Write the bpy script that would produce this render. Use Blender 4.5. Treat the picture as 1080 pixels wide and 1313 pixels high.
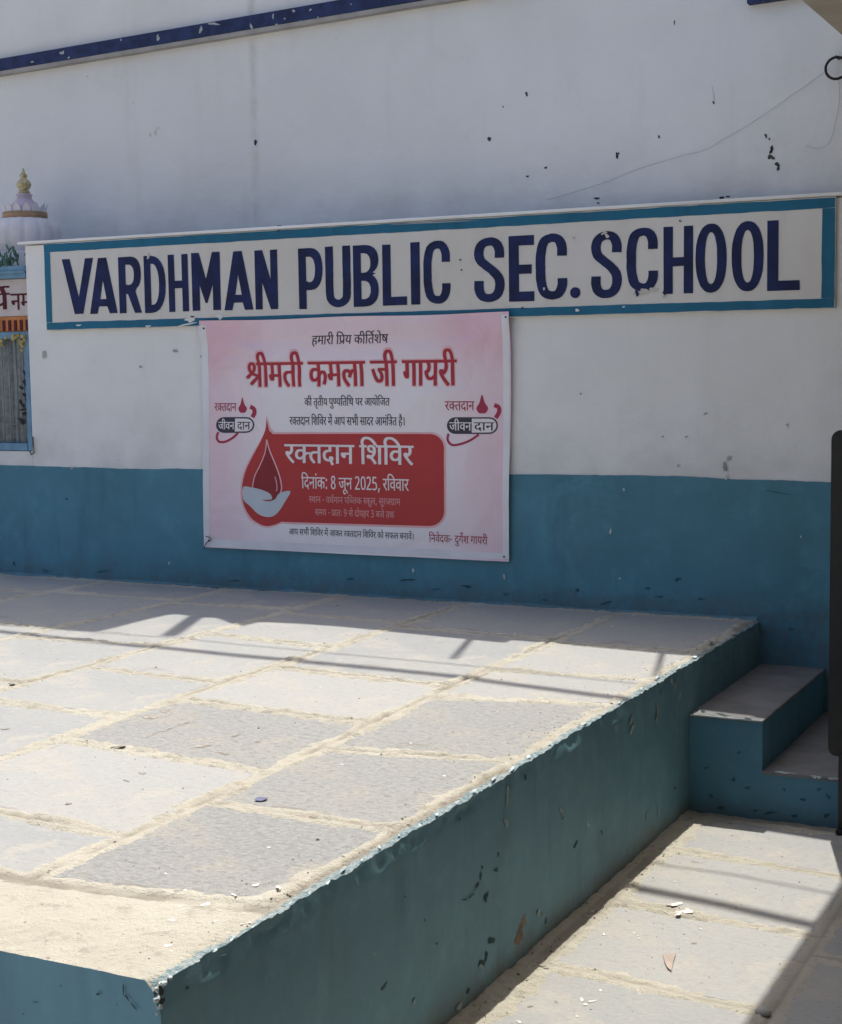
import bpy, bmesh, math, random
import numpy as np
from mathutils import Vector, Matrix
from mathutils.geometry import tessellate_polygon

for o in list(bpy.data.objects): bpy.data.objects.remove(o)
SC = bpy.context.scene
COL = SC.collection
rng = random.Random(7)
PI = math.pi

# ------------------------------------------------------------------ camera
FPX, YAW, PITCH, ROLL = 2001.5, -0.4648, 0.0955, -0.0147
CAM = np.array([0.0, -6.7896, 1.7408])
_cy, _sy, _cp, _sp = math.cos(YAW), math.sin(YAW), math.cos(PITCH), math.sin(PITCH)
FWD = np.array([_sy*_cp, _cy*_cp, -_sp])
_R = np.array([_cy, -_sy, 0.0])
_U = np.cross(_R, FWD)
RT = math.cos(ROLL)*_R + math.sin(ROLL)*_U
UP = -math.sin(ROLL)*_R + math.cos(ROLL)*_U
cam = bpy.data.cameras.new('camera')
cam.sensor_fit = 'HORIZONTAL'; cam.sensor_width = 36
cam.lens = 36*FPX/1080
cam.clip_start = 0.05; cam.clip_end = 2000
co = bpy.data.objects.new('camera', cam); COL.objects.link(co)
m = Matrix(((RT[0], UP[0], -FWD[0], CAM[0]), (RT[1], UP[1], -FWD[1], CAM[1]), (RT[2], UP[2], -FWD[2], CAM[2]), (0, 0, 0, 1)))
co.matrix_world = m
SC.camera = co

# ------------------------------------------------------------------ light
TOSUN = np.array([-0.115, 0.38, 1.0])
ELEV = math.atan2(1.0, math.hypot(TOSUN[0], TOSUN[1]))
AZ = math.atan2(TOSUN[0], TOSUN[1])
W = bpy.data.worlds.new('World'); SC.world = W; W.use_nodes = True
nt = W.node_tree; bg = nt.nodes['Background']
sky = nt.nodes.new('ShaderNodeTexSky'); sky.sky_type = 'NISHITA'; sky.sun_disc = False
sky.sun_elevation = ELEV; sky.sun_rotation = AZ
sky.dust_density = 4.0; sky.air_density = 0.9
nt.links.new(sky.outputs[0], bg.inputs[0]); bg.inputs[1].default_value = 0.15
sl = bpy.data.lights.new('sun', 'SUN'); sl.energy = 3.9; sl.angle = math.radians(0.5); sl.color = (1.0, 0.945, 0.86)
so = bpy.data.objects.new('sun', sl); COL.objects.link(so)
so.location = (-3, 6, 14)
so.rotation_euler = Vector(TOSUN).to_track_quat('Z', 'Y').to_euler()
SC.view_settings.view_transform = 'Standard'; SC.view_settings.look = 'None'
SC.view_settings.exposure = 0.42; SC.view_settings.gamma = 1.0
try: SC.view_settings.use_curve_mapping = False
except Exception: pass
SC.cycles.use_denoising = True
SC.cycles.max_bounces = 8; SC.cycles.diffuse_bounces = 5

# ------------------------------------------------------------------ surveying helpers: sight lines met with real surfaces
def ray(px, py): return FWD + RT*(px-540)/FPX - UP*(py-656.5)/FPX
def on_z(px, py, z): d = ray(px, py); return CAM + d*(z-CAM[2])/d[2]
def on_y(px, py, y): d = ray(px, py); return CAM + d*(y-CAM[1])/d[1]
def on_x(px, py, x): d = ray(px, py); return CAM + d*(x-CAM[0])/d[0]
TW_N = np.array([0.12, 1.0, 0.0]); TW_P = np.array([-1.3, 0.06, 0.0])     # tall wall plane
def on_tall(px, py, off=0.0):
    d = ray(px, py); n = TW_N; P = TW_P - np.array([0, off, 0])
    return CAM + d*(np.dot(P-CAM, n)/np.dot(d, n))
def tall_y(x): return 0.06 - 0.12*(x+1.3)
def caster(p):                                     # point of the tall wall's face that throws a shadow on p
    t = np.dot(TW_P-p, TW_N)/np.dot(TOSUN, TW_N)
    return p + TOSUN*t

H = 0.58; XS = -1.732; YF = -4.472; YS = -1.075; SW = 0.2874

# ------------------------------------------------------------------ noise
def _hash(ix, iy, s):
    n = (ix*374761393 + iy*668265263 + s*2147483647) & 0xffffffff
    n = ((n ^ (n >> 13))*1274126177) & 0xffffffff
    return ((n ^ (n >> 16)) & 0xffff)/65535.0
def vnoise(x, y, s=0):
    x = np.asarray(x, float); y = np.asarray(y, float)
    ix = np.floor(x).astype(np.int64); iy = np.floor(y).astype(np.int64)
    fx = x-ix; fy = y-iy; fx = fx*fx*(3-2*fx); fy = fy*fy*(3-2*fy)
    a = _hash(ix, iy, s); b = _hash(ix+1, iy, s); c = _hash(ix, iy+1, s); d = _hash(ix+1, iy+1, s)
    return (a*(1-fx)+b*fx)*(1-fy)+(c*(1-fx)+d*fx)*fy
def fbm(x, y, s=0, o=4):
    r = 0; a = 0.5; t = 0
    for k in range(o):
        r = r + a*vnoise(x*2**k, y*2**k, s+17*k); t += a; a *= 0.5
    return r/t*2-1

# ------------------------------------------------------------------ objects
def empty(name, loc, label, cat, group=None):
    o = bpy.data.objects.new(name, None); COL.objects.link(o); o.location = Vector(loc)
    o.empty_display_size = 0.1
    tag(o, label, cat, group); return o
def tag(o, label=None, cat=None, group=None, kind=None):
    if label: o['label'] = label
    if cat: o['category'] = cat
    if group: o['group'] = group
    if kind: o['kind'] = kind
    return o
def root_loc(p):
    v = Vector((0, 0, 0))
    while p is not None: v = v + p.location; p = p.parent
    return v
def mesh(name, verts, faces, mat, parent=None, smooth=False, origin=None):
    """verts in world coordinates"""
    me = bpy.data.meshes.new(name)
    off = np.array(root_loc(parent)) if parent is not None else np.zeros(3)
    loc = np.zeros(3)
    v = np.asarray(verts, float).reshape(-1, 3)
    if origin is not None: loc = np.array(origin)-off
    v = v - off - loc
    me.from_pydata([tuple(p) for p in v], [], faces)
    if smooth: me.polygons.foreach_set('use_smooth', [True]*len(me.polygons))
    me.materials.append(mat); me.update()
    o = bpy.data.objects.new(name, me); COL.objects.link(o)
    o.location = Vector(loc)
    if parent is not None: o.parent = parent
    return o
def grid_mesh(name, X, Y, Z, mat, parent=None, keep=None, flip=False, smooth=True, attrs=None):
    """regular grid of points given as 2-D arrays"""
    n, k = X.shape
    off = np.array(root_loc(parent)) if parent is not None else np.zeros(3)
    v = np.stack([X, Y, Z], -1).reshape(-1, 3) - off
    i = np.arange(n*k).reshape(n, k)
    q = np.stack([i[:-1, :-1], i[1:, :-1], i[1:, 1:], i[:-1, 1:]], -1)
    if flip: q = q[..., ::-1]
    if keep is not None: q = q[keep]
    q = q.reshape(-1, 4)
    me = bpy.data.meshes.new(name)
    me.vertices.add(len(v)); me.vertices.foreach_set('co', v.ravel())
    me.loops.add(q.size); me.loops.foreach_set('vertex_index', q.ravel().astype(np.int32))
    me.polygons.add(len(q)); me.polygons.foreach_set('loop_start', (np.arange(len(q))*4).astype(np.int32))
    me.polygons.foreach_set('loop_total', np.full(len(q), 4, np.int32))
    me.update(calc_edges=True)
    if smooth: me.polygons.foreach_set('use_smooth', np.ones(len(q), bool))
    for an, av in (attrs or {}).items():
        a = me.attributes.new(an, 'FLOAT', 'POINT'); a.data.foreach_set('value', np.asarray(av, float).ravel())
    me.materials.append(mat)
    o = bpy.data.objects.new(name, me); COL.objects.link(o)
    if parent is not None: o.parent = parent
    return o
def box(name, x0, x1, y0, y1, z0, z1, mat, parent=None, bevel=0.0, seg=2):
    bm = bmesh.new(); bmesh.ops.create_cube(bm, size=1)
    for v in bm.verts: v.co = Vector((x0+(v.co.x+.5)*(x1-x0), y0+(v.co.y+.5)*(y1-y0), z0+(v.co.z+.5)*(z1-z0)))
    if bevel: bmesh.ops.bevel(bm, geom=bm.edges[:]+bm.verts[:], offset=bevel, segments=seg, affect='EDGES', profile=.6)
    return bm_obj(name, bm, mat, parent)
def bm_obj(name, bm, mat, parent=None, smooth=False):
    off = root_loc(parent) if parent is not None else Vector((0, 0, 0))
    for v in bm.verts: v.co -= off
    me = bpy.data.meshes.new(name); bm.normal_update(); bm.to_mesh(me); bm.free()
    if smooth: me.polygons.foreach_set('use_smooth', [True]*len(me.polygons))
    me.materials.append(mat)
    o = bpy.data.objects.new(name, me); COL.objects.link(o)
    if parent is not None: o.parent = parent
    return o
def tube(name, pts, r, mat, parent=None, n=8, cap=True, radii=None):
    pts = [Vector(p) for p in pts]; V = []; F = []
    up = Vector((0, 0, 1))
    for i, p in enumerate(pts):
        t = (pts[min(i+1, len(pts)-1)]-pts[max(i-1, 0)]).normalized()
        a = t.cross(up) if abs(t.dot(up)) < .95 else t.cross(Vector((0, 1, 0)))
        a.normalize(); b = t.cross(a)
        rr = radii[i] if radii else r
        for k in range(n):
            g = 2*PI*k/n; V.append(p+(a*math.cos(g)+b*math.sin(g))*rr)
    for i in range(len(pts)-1):
        for k in range(n): F.append((i*n+k, i*n+(k+1) % n, (i+1)*n+(k+1) % n, (i+1)*n+k))
    if cap: F.append(tuple(range(n))[::-1]); F.append(tuple(range((len(pts)-1)*n, len(pts)*n)))
    return mesh(name, [tuple(v) for v in V], F, mat, parent, smooth=True)
def lathe(name, prof, c, mat, parent=None, n=40, lobes=0, amp=0.0, smooth=True):
    V = []; F = []
    for r, z in prof:
        for k in range(n):
            a = 2*PI*k/n
            rr = r*(1-amp*(1-abs(math.sin(lobes*a/2)))**2) if lobes else r
            V.append((c[0]+rr*math.cos(a), c[1]+rr*math.sin(a), c[2]+z))
    for i in range(len(prof)-1):
        for k in range(n): F.append((i*n+k, i*n+(k+1) % n, (i+1)*n+(k+1) % n, (i+1)*n+k))
    return mesh(name, V, F, mat, parent, smooth=smooth)
def smoothline(P, n=6, closed=False):
    P = [np.array(p, float) for p in P]; N = len(P); out = []
    rngi = range(N if closed else N-1)
    for i in rngi:
        g = (lambda k: P[k % N]) if closed else (lambda k: P[min(max(k, 0), N-1)])
        a, b, c, d = g(i-1), g(i), g(i+1), g(i+2)
        for k in range(n):
            t = k/n
            out.append(.5*((2*b)+(c-a)*t+(2*a-5*b+4*c-d)*t*t+(3*b-a-3*c+d)*t**3))
    if not closed: out.append(P[-1])
    return out

# ------------------------------------------------------------------ materials
class NT:
    def __init__(s, name):
        s.m = bpy.data.materials.new(name); s.m.use_nodes = True; s.t = s.m.node_tree
        s.b = s.t.nodes['Principled BSDF']
        s.tc = s.t.nodes.new('ShaderNodeTexCoord')
    def n(s, typ, **kw):
        x = s.t.nodes.new(typ)
        for k, v in kw.items(): setattr(x, k, v)
        return x
    def put(s, sock, v):
        if isinstance(v, bpy.types.NodeSocket): s.t.links.new(v, sock)
        elif v is not None:
            if isinstance(v, tuple) and len(v) == 3 and sock.type == 'RGBA': v = v+(1,)
            sock.default_value = v
    def map(s, sc=(1, 1, 1), loc=(0, 0, 0)):
        x = s.n('ShaderNodeMapping'); s.put(x.inputs[0], s.tc.outputs['Object']); x.inputs['Scale'].default_value = sc
        x.inputs['Location'].default_value = loc
        return x.outputs[0]
    def noise(s, scale, detail=5, rough=.55, sc=(1, 1, 1), dist=0.0, loc=(0, 0, 0)):
        x = s.n('ShaderNodeTexNoise'); s.put(x.inputs['Vector'], s.map(sc, loc)); x.inputs['Scale'].default_value = scale
        x.inputs['Detail'].default_value = detail; x.inputs['Roughness'].default_value = rough; x.inputs['Distortion'].default_value = dist
        return x.outputs[0]
    def vor(s, scale, sc=(1, 1, 1), feat='F1'):
        x = s.n('ShaderNodeTexVoronoi', feature=feat); s.put(x.inputs['Vector'], s.map(sc)); x.inputs['Scale'].default_value = scale
        return x.outputs['Distance']
    def ramp(s, v, a, b, lo=0.0, hi=1.0):
        x = s.n('ShaderNodeMapRange'); x.interpolation_type = 'SMOOTHSTEP'
        s.put(x.inputs[0], v); x.inputs[1].default_value = a; x.inputs[2].default_value = b
        x.inputs[3].default_value = lo; x.inputs[4].default_value = hi
        return x.outputs[0]
    def math(s, op, a, b=None):
        x = s.n('ShaderNodeMath', operation=op); s.put(x.inputs[0], a)
        if b is not None: s.put(x.inputs[1], b)
        return x.outputs[0]
    def mix(s, f, a, b, blend='MIX'):
        x = s.n('ShaderNodeMix', data_type='RGBA', blend_type=blend); s.put(x.inputs['Factor'], f)
        s.put(x.inputs[6], a); s.put(x.inputs[7], b); return x.outputs[2]
    def attr(s, name): x = s.n('ShaderNodeAttribute', attribute_name=name); return x.outputs['Fac']
    def xyz(s):
        x = s.n('ShaderNodeSeparateXYZ'); s.put(x.inputs[0], s.tc.outputs['Object']); return x.outputs
    def rnd(s): return s.n('ShaderNodeObjectInfo').outputs['Random']
    def done(s, col, rough=.85, bump=None, bstr=.3, bdist=.004, spec=.3, metal=0.0):
        s.put(s.b.inputs['Base Color'], col); s.put(s.b.inputs['Roughness'], rough)
        s.b.inputs['Specular IOR Level'].default_value = spec; s.b.inputs['Metallic'].default_value = metal
        if bump is not None:
            x = s.n('ShaderNodeBump'); x.inputs['Strength'].default_value = bstr; x.inputs['Distance'].default_value = bdist
            s.put(x.inputs['Height'], bump); s.put(s.b.inputs['Normal'], x.outputs[0])
        return s.m
def plain(name, c, rough=.7, spec=.3, metal=0.0, var=.12, sc=14):
    q = NT(name); d = tuple(x*(1-var) for x in c); e = tuple(min(1, x*(1+var)) for x in c)
    n = q.noise(sc, 4)
    return q.done(q.mix(q.ramp(n, .3, .7), d, e), rough, n, .2, .002, spec, metal)

def whitewash(name, base, stain_x=None, grime=None, zoff=0.0):
    q = NT(name)
    big = q.noise(.9, 5, .6); mid = q.noise(5, 6, .65); streak = q.noise(3.2, 5, .6, (1.6, 1.6, .22)); fine = q.noise(90, 4, .6); trow = q.noise(2.6, 3, .45, (1, 1, 1.6), .15)
    c = q.mix(q.ramp(big, .3, .7), tuple(x*.9 for x in base), base)
    c = q.mix(q.ramp(streak, .54, .80, 0, .30 if stain_x is not None else .40), c, tuple(x*y for x, y in zip(base, (.74, .73, .70))))
    c = q.mix(q.ramp(mid, .58, .8, 0, .35), c, tuple(x*y for x, y in zip(base, (.80, .79, .77))))
    spots = q.ramp(q.vor(7.5), .018, .03, 1, 0)
    c = q.mix(q.math('MULTIPLY', spots, q.ramp(q.noise(2.1, 2), .55, .62)), c, (.16, .15, .14))
    if stain_x is not None:
        X = q.xyz()
        dx = q.math('ABSOLUTE', q.math('ADD', q.math('SUBTRACT', X[0], stain_x), q.math('MULTIPLY', q.math('SUBTRACT', q.noise(5, 3, .5, (0.1, .1, 1)), .5), .035)))
        f = q.math('MULTIPLY', q.ramp(dx, .002, .045, 1, 0), q.ramp(q.noise(7, 4, .6, (1, 1, .6)), .3, .62, .1, .75))
        c = q.mix(q.math('MULTIPLY', f, .55), c, (.40, .38, .34))
    if grime is not None:
        Z = q.xyz()[2]
        g = q.math('MULTIPLY', q.ramp(Z, grime, grime+.45, 1, 0), q.ramp(q.noise(3.1, 6, .65), .35, .7))
        c = q.mix(q.math('MULTIPLY', g, .45), c, tuple(x*y for x, y in zip(base, (.62, .62, .62))))
    b = q.math('ADD', q.math('MULTIPLY', fine, .25), q.math('ADD', q.math('MULTIPLY', mid, .9), q.math('MULTIPLY', trow, 4.5)))
    c = q.mix(q.ramp(q.noise(1.7, 7, .72, loc=(5, 0, 3)), .56, .70, 0, .28), c, tuple(x*y for x, y in zip(base, (.76, .75, .73))))
    return q.done(c, .9, b, .6, .007, .2)
def bluepaint(name, base, dirt=(.10, .105, .10), low=None, low_h=.12, dust=.25, stain=.5):
    q = NT(name)
    big = q.noise(1.3, 5, .6); mid = q.noise(8, 6, .65); st = q.noise(6, 5, .6, (1.5, 1.5, .25)); fine = q.noise(110, 3, .6)
    c = q.mix(q.ramp(big, .3, .7), tuple(x*.86 for x in base), tuple(x*1.1 for x in base))
    c = q.mix(q.ramp(mid, .48, .7, 0, dust), c, tuple(x*1.35+.025 for x in base))
    c = q.mix(q.ramp(q.noise(4.2, 6, .7, (1.3, 1.3, .35), .3, (1, 3, 9)), .50, .68, 0, dust*.9), c, tuple(x*.6+.05 for x in base))
    c = q.mix(q.ramp(st, .52, .72, 0, .5), c, tuple(x*.70 for x in base))
    c = q.mix(q.ramp(q.noise(2.7, 7, .75, (1, 1, .7), .6, (2, 8, 1)), .55, .66, 0, .35), c, tuple(x*1.25+.015 for x in base))
    sp = q.ramp(q.noise(26, 5, .7, (1, 1, .6)), .69, .74)
    c = q.mix(q.math('MULTIPLY', sp, .6), c, tuple(x*.35 for x in base))
    sp2 = q.ramp(q.noise(31, 4, .7, (1, 1, .5), loc=(3, 5, 7)), .735, .76)
    c = q.mix(q.math('MULTIPLY', sp2, .5), c, (.42, .48, .48))
    if low is not None:
        Z = q.xyz()[2]
        f = q.math('MULTIPLY', q.ramp(q.math('ADD', Z, q.math('MULTIPLY', q.math('SUBTRACT', mid, .5), .12)), low, low+low_h, 1, 0), q.ramp(q.noise(17, 6, .7), .3, .62, .15, 1))
        c = q.mix(q.math('MULTIPLY', f, stain), c, dirt)
    b = q.math('ADD', q.math('MULTIPLY', fine, .2), q.math('ADD', mid, q.math('MULTIPLY', big, 2.0)))
    return q.done(c, .62, b, .5, .005, .35)

M_WHITE = whitewash('whitewash_plaster', (.84, .84, .82), grime=1.22)
_sx = float(on_tall(326, 120)[0]+3.6)
M_TALL = whitewash('tall_wall_plaster', (.735, .75, .76), stain_x=_sx, grime=2.40)
M_DADO = bluepaint('blue_dado_paint', (.078, .235, .315), low=H, low_h=.16)
M_STEP = bluepaint('blue_step_paint', (.066, .19, .27), low=0.0, low_h=.10)
M_SIDE = bluepaint('teal_platform_paint', (.12, .245, .295), dirt=(.16, .14, .115), low=0.0, low_h=.10, dust=.4, stain=.75)
M_FRONT = bluepaint('blue_platform_front_paint', (.122, .28, .375), low=0.0, low_h=.1)
M_BORDER = bluepaint('sign_border_paint', (.008, .13, .23), dust=.10)
M_LETTER = plain('navy_letter_paint', (.006, .014, .075), .6, var=.35, sc=9)
def signcream():
    q = NT('sign_cream_paint'); big = q.noise(1.1, 4, .6); st = q.noise(5, 5, .65, (1.4, 1, .3))
    c = q.mix(q.ramp(big, .3, .7), (.63, .60, .55), (.71, .69, .655))
    c = q.mix(q.ramp(st, .5, .8, 0, .35), c, (.52, .50, .43))
    f = q.noise(60, 4)
    return q.done(c, .85, f, .25, .002, .2)
M_CREAM = signcream()
M_NAVY = plain('navy_band_paint', (.018, .032, .10), .7, var=.3)
M_CONC = plain('grey_concrete', (.33, .32, .31), .9, var=.15, sc=6)
M_BEIGE = plain('beige_plaster', (.42, .38, .31), .9, var=.1, sc=4)
M_BLACK = plain('black_steel_paint', (.008, .009, .012), .45, .4, var=.3)
M_IRON = plain('dark_iron', (.02, .02, .022), .5, .4, .4)
M_CHIPD = plain('dark_chip', (.05, .055, .055), .95, var=.4)
M_CHIPB = plain('dark_blue_chip', (.045, .085, .095), .9, var=.4)
M_CHIPW = plain('pale_chip', (.50, .56, .56), .9, var=.2)
M_CHIPR = plain('bare_brown_plaster', (.24, .17, .125), .95, var=.25)
M_WHITED = plain('white_paint_drop', (.62, .61, .57), .8, var=.05)
M_RIM = plain('pale_teal_rim', (.36, .43, .44), .85, var=.3, sc=40)

def stone(name, rough_amt):
    q = NT(name); r = q.rnd()
    big = q.noise(2.2, 5, .6); fleck = q.noise(30, 6, .75, (1.0, 1.4, 1)); fine = q.noise(150, 4, .65); blot = q.noise(6.5, 5, .68, dist=.6)
    base = q.mix(r, (.275, .292, .300), (.36, .368, .358))
    c = q.mix(q.ramp(big, .3, .7, 0, .6), base, (.375, .37, .35))
    c = q.mix(q.ramp(blot, .51, .64, 0, .55), c, (.42, .395, .345))
    c = q.mix(q.ramp(q.noise(3.3, 8, .78, dist=.8, loc=(9, 2, 0)), .575, .63, 0, .55), c, (.27, .245, .205))
    c = q.mix(q.ramp(fleck, .50, .64, 0, .28+rough_amt*1.0), c, (.245, .245, .23))
    c = q.mix(q.ramp(q.noise(34, 5, .7, (1, 1.6, 1), loc=(4, 1, 2)), .60, .70, 0, .40+rough_amt*.6), c, (.50, .475, .41))
    gr = q.noise(52, 3, .6, (1, 1.5, 1), loc=(7, 7, 1))
    c = q.mix(q.ramp(gr, .56, .61, 0, .12+rough_amt*.8), c, (.48, .465, .425))
    c = q.mix(q.ramp(gr, .44, .39, 0, .10+rough_amt*.7), c, (.22, .225, .215))
    b = q.math('ADD', q.math('MULTIPLY', fine, .7), q.math('MULTIPLY', fleck, 1.6+rough_amt*5))
    return q.done(c, .8, b, .75, .005+rough_amt*.006, .3)
M_STONE = stone('kota_stone', .0)
M_ROUGH = stone('rough_kota_stone', .35)
def mortar(name):
    q = NT(name)
    big = q.noise(2.5, 5, .6); mid = q.noise(14, 6, .7); fine = q.noise(120, 4, .7)
    c = q.mix(q.ramp(big, .3, .7), (.455, .432, .36), (.53, .507, .43))
    c = q.mix(q.ramp(mid, .52, .66, 0, .6), c, (.34, .31, .255))
    c = q.mix(q.math('MULTIPLY', q.attr('groove'), .8), c, (.25, .225, .185))
    c = q.mix(q.ramp(q.noise(40, 5, .7), .6, .72, 0, .5), c, (.58, .55, .47))
    # old teal paint slopped over the rim
    e = q.attr('rim')
    c = q.mix(q.math('MULTIPLY', q.ramp(q.math('ADD', e, q.math('MULTIPLY', q.math('SUBTRACT', q.noise(45, 5, .7), .5), 1.1)), .42, .62), .92), c, q.mix(q.ramp(q.noise(70, 4, .7), .4, .6), (.16, .25, .28), (.36, .42, .43)))
    b = q.math('ADD', fine, q.math('MULTIPLY', mid, 3.0))
    return q.done(c, .95, b, .9, .009, .15)
M_MORTAR = mortar('cream_cement_mortar')
def tread():
    q = NT('grey_tread_cement'); n = q.noise(5, 6, .65); f = q.noise(90, 4)
    c = q.mix(q.ramp(n, .3, .7), (.125, .13, .135), (.185, .19, .195)); c = q.mix(q.ramp(q.noise(22, 5), .6, .7, 0, .4), c, (.17, .165, .16))
    return q.done(c, .85, q.math('ADD', f, n), .4, .003)
M_TREAD = tread()
def groundm():
    q = NT('dusty_ground'); n = q.noise(.8, 6, .6)
    return q.done(q.mix(q.ramp(n, .3, .7), (.30, .27, .22), (.40, .36, .30)), .95, q.noise(30, 5), .4, .01)
M_GROUND = groundm()

# ------------------------------------------------------------------ shared: flakes and marks as thin real chips on a surface
def flakes(name, items, place, mat, parent, proud=.0012, seed=1, jag=.35, sc=1.0):
    """items (px,py,rx,ry in picture pixels of the survey) laid on the surface given by place(px,py)"""
    r = random.Random(seed); V = []; F = []
    for it in items:
        px, py, rx, ry = it[0], it[1], it[2]*sc, it[3]*sc; tilt = it[4] if len(it) > 4 else r.uniform(-.3, .3)
        k = 17; base = len(V); d = proud*(1+.5*r.random()); ph = [r.uniform(0, 6.28) for _ in range(4)]
        ring = []
        for j in range(k):
            a = 2*PI*j/k; q = 1+jag*(.45*math.sin(a+ph[0])+.45*math.sin(2*a+ph[1])+.35*math.sin(3*a+ph[2])+.22*math.sin(6*a+ph[3])+r.uniform(-.12, .12))
            x = rx*q*math.cos(a); y = ry*q*math.sin(a)
            ring.append((px+x*math.cos(tilt)-y*math.sin(tilt), py+x*math.sin(tilt)+y*math.cos(tilt)))
        for j, (x, y) in enumerate(ring): V.append(place(x, y, d))
        for j, (x, y) in enumerate(ring): V.append(place(px+(x-px)*.86, py+(y-py)*.86, d+.0002))
        for j in range(k): F.append((base+j, base+(j+1) % k, base+k+(j+1) % k, base+k+j))
        F.append(tuple(base+k+j for j in range(k)))
    o = mesh(name, V, F, mat, parent); o['kind'] = 'stuff'
    return o
def pl_y(y0): return lambda px, py, d: on_y(px, py, y0-d)
def pl_tall(px, py, d): return on_tall(px, py, d)
def pl_side(px, py, d): return on_x(px, py, XS+.004+d)
FIELDS = {}
def pl_z(z0):
    key = 'plat' if z0 > .3 else 'low'
    def f(px, py, d):
        p = on_z(px, py, z0)
        gx_, gy_, Zf_ = FIELDS[key]
        i = int(np.clip(np.searchsorted(gx_, p[0]), 1, len(gx_)-2)); j = int(np.clip(np.searchsorted(gy_, p[1]), 1, len(gy_)-2))
        base = (H if key == 'plat' else 0.0)+.0012
        return on_z(px, py, max(float(Zf_[i-1:i+2, j-1:j+2].max()), base)+.0003+d*.25)
    return f

# =================================================================== THE SETTING
# ---- paved heightfields
def convex_sd(P, X, Y):
    d = np.full(X.shape, 9.0)
    n = len(P)
    for i in range(n):
        x0, y0 = P[i]; x1, y1 = P[(i+1) % n]; L = math.hypot(x1-x0, y1-y0)
        d = np.minimum(d, ((x1-x0)*(Y-y0)-(y1-y0)*(X-x0))/L)
    return d
def slab_obj(P, z, parent, mat, r, thick=.03):
    # irregular edged stone: corners, three points along every side, slight dome
    ring = []
    n = len(P)
    for i in range(n):
        a = np.array(P[i]); b = np.array(P[(i+1) % n]); t = b-a; nn = np.array([t[1], -t[0]])/np.hypot(*t)
        for k in range(4):
            f = k/4; j = 0 if k == 0 else r.uniform(-.006, .006)
            ring.append(a+t*f+nn*j)
    c = sum(ring)/len(ring); tl = [r.uniform(-.0025, .0025) for _ in range(2)]
    V = []; N = len(ring)
    zz = lambda p: z+tl[0]*(p[0]-c[0])+tl[1]*(p[1]-c[1])
    for p in ring: V.append((p[0], p[1], z-thick))
    for p in ring: V.append((p[0], p[1], zz(p)-.0025))
    for p in ring: q = c+(p-c)*.985; V.append((q[0], q[1], zz(q)))
    F = []
    for L in (0, 1):
        for k in range(N): F.append((L*N+k, L*N+(k+1) % N, (L+1)*N+(k+1) % N, (L+1)*N+k))
    F.append(tuple(2*N+k for k in range(N)))
    return mesh('paving_stone', V, F, mat, parent, origin=(c[0], c[1], z))
def inset_quad(q, g):
    c = sum(np.array(p) for p in q)/4
    out = []
    for p in q:
        p = np.array(p, float); d = c-p; out.append(p+np.sign(d)*g)
    return out
def rim_jit(y):   # chipped line of the platform's long edge
    return .007*fbm(np.asarray(y)*7, np.asarray(y)*0+3.3, 5)+.0045*fbm(np.asarray(y)*33, np.asarray(y)*0+1.3, 9)
def front_jit(x):
    return .004*fbm(np.asarray(x)*8, np.asarray(x)*0+7.3, 6)+.002*fbm(np.asarray(x)*40, np.asarray(x)*0+2.3, 8)
def corner_bite(X, Y, Z=None):
    d = np.sqrt(((X-XS)/.022)**2+((Y-YF)/.030)**2)
    return np.clip(1.15-d+.3*fbm(X*60, Y*60, 21), 0, 1)

# platform paving, columns from the long edge leftwards; every cell is one stone
def xA(y): return -2.375+.02*math.sin(y*1.3)
def xB(y): return -3.17+.02*math.sin(y*1.1+1)
def xC(y): return -3.86+.05*y*0.4+.03
def xD(y): return -4.50+.05*y
def xE(y): return -5.30+.10*y
def xE2(y): return -6.15+.10*y
def x0(y): return XS-.026
cols = [
    (x0, xA, [(-.02, -.02), (-.84, -.86), (-1.42, -1.47), (-1.87, -1.99), (-2.69, -2.78), (-3.42, -3.41), (-4.04, -4.10)], [0, 0, 0, 1, 1, 1, 1]),
    (xA, xB, [(-.02, -.02), (-.80, -.74), (-1.80, -1.74), (-2.43, -2.36), (-3.08, -3.01), (-3.74, -3.68), (-4.10, -4.06)], [0, 0, 0, 1, 0, 0, 0]),
    (xB, xC, [(-.02, -.02), (-.66, -.60), (-1.30, -1.22), (-2.08, -2.02), (-2.67, -2.63), (-3.40, -3.34), (-4.08, -4.06)], [0]*7),
    (xC, xD, [(-.02, -.02), (-.48, -.55), (-1.52, -1.60), (-2.36, -2.42), (-3.2, -3.2), (-4.08, -4.08)], [0]*7),
    (xD, xE, [(-.02, -.02), (-.46, -.44), (-1.36, -1.30), (-2.3, -2.3), (-3.2, -3.2), (-4.08, -4.08)], [0]*7),
    (xE, xE2, [(-.02, -.02), (-.50, -.48), (-1.40, -1.45), (-2.3, -2.3), (-3.2, -3.2), (-4.08, -4.08)], [0]*7)]
PLAT = empty('raised_platform', (-4.0, -2.2, 0), 'teal painted raised platform paved with grey stone slabs in front of the sign wall', 'platform')
slabs = []
for fa, fb, rows, rg in cols:
    for i in range(len(rows)-1):
        (ra, la), (rb, lb) = rows[i], rows[i+1]
        q = [(fb(lb), lb), (fa(rb), rb), (fa(ra), ra), (fb(la), la)]      # counter-clockwise
        q = inset_quad(q, .022)
        slabs.append((q, rg[min(i, len(rg)-1)]))
for q, rg in slabs: slab_obj(q, H, PLAT, M_ROUGH if rg else M_STONE, rng)

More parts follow.
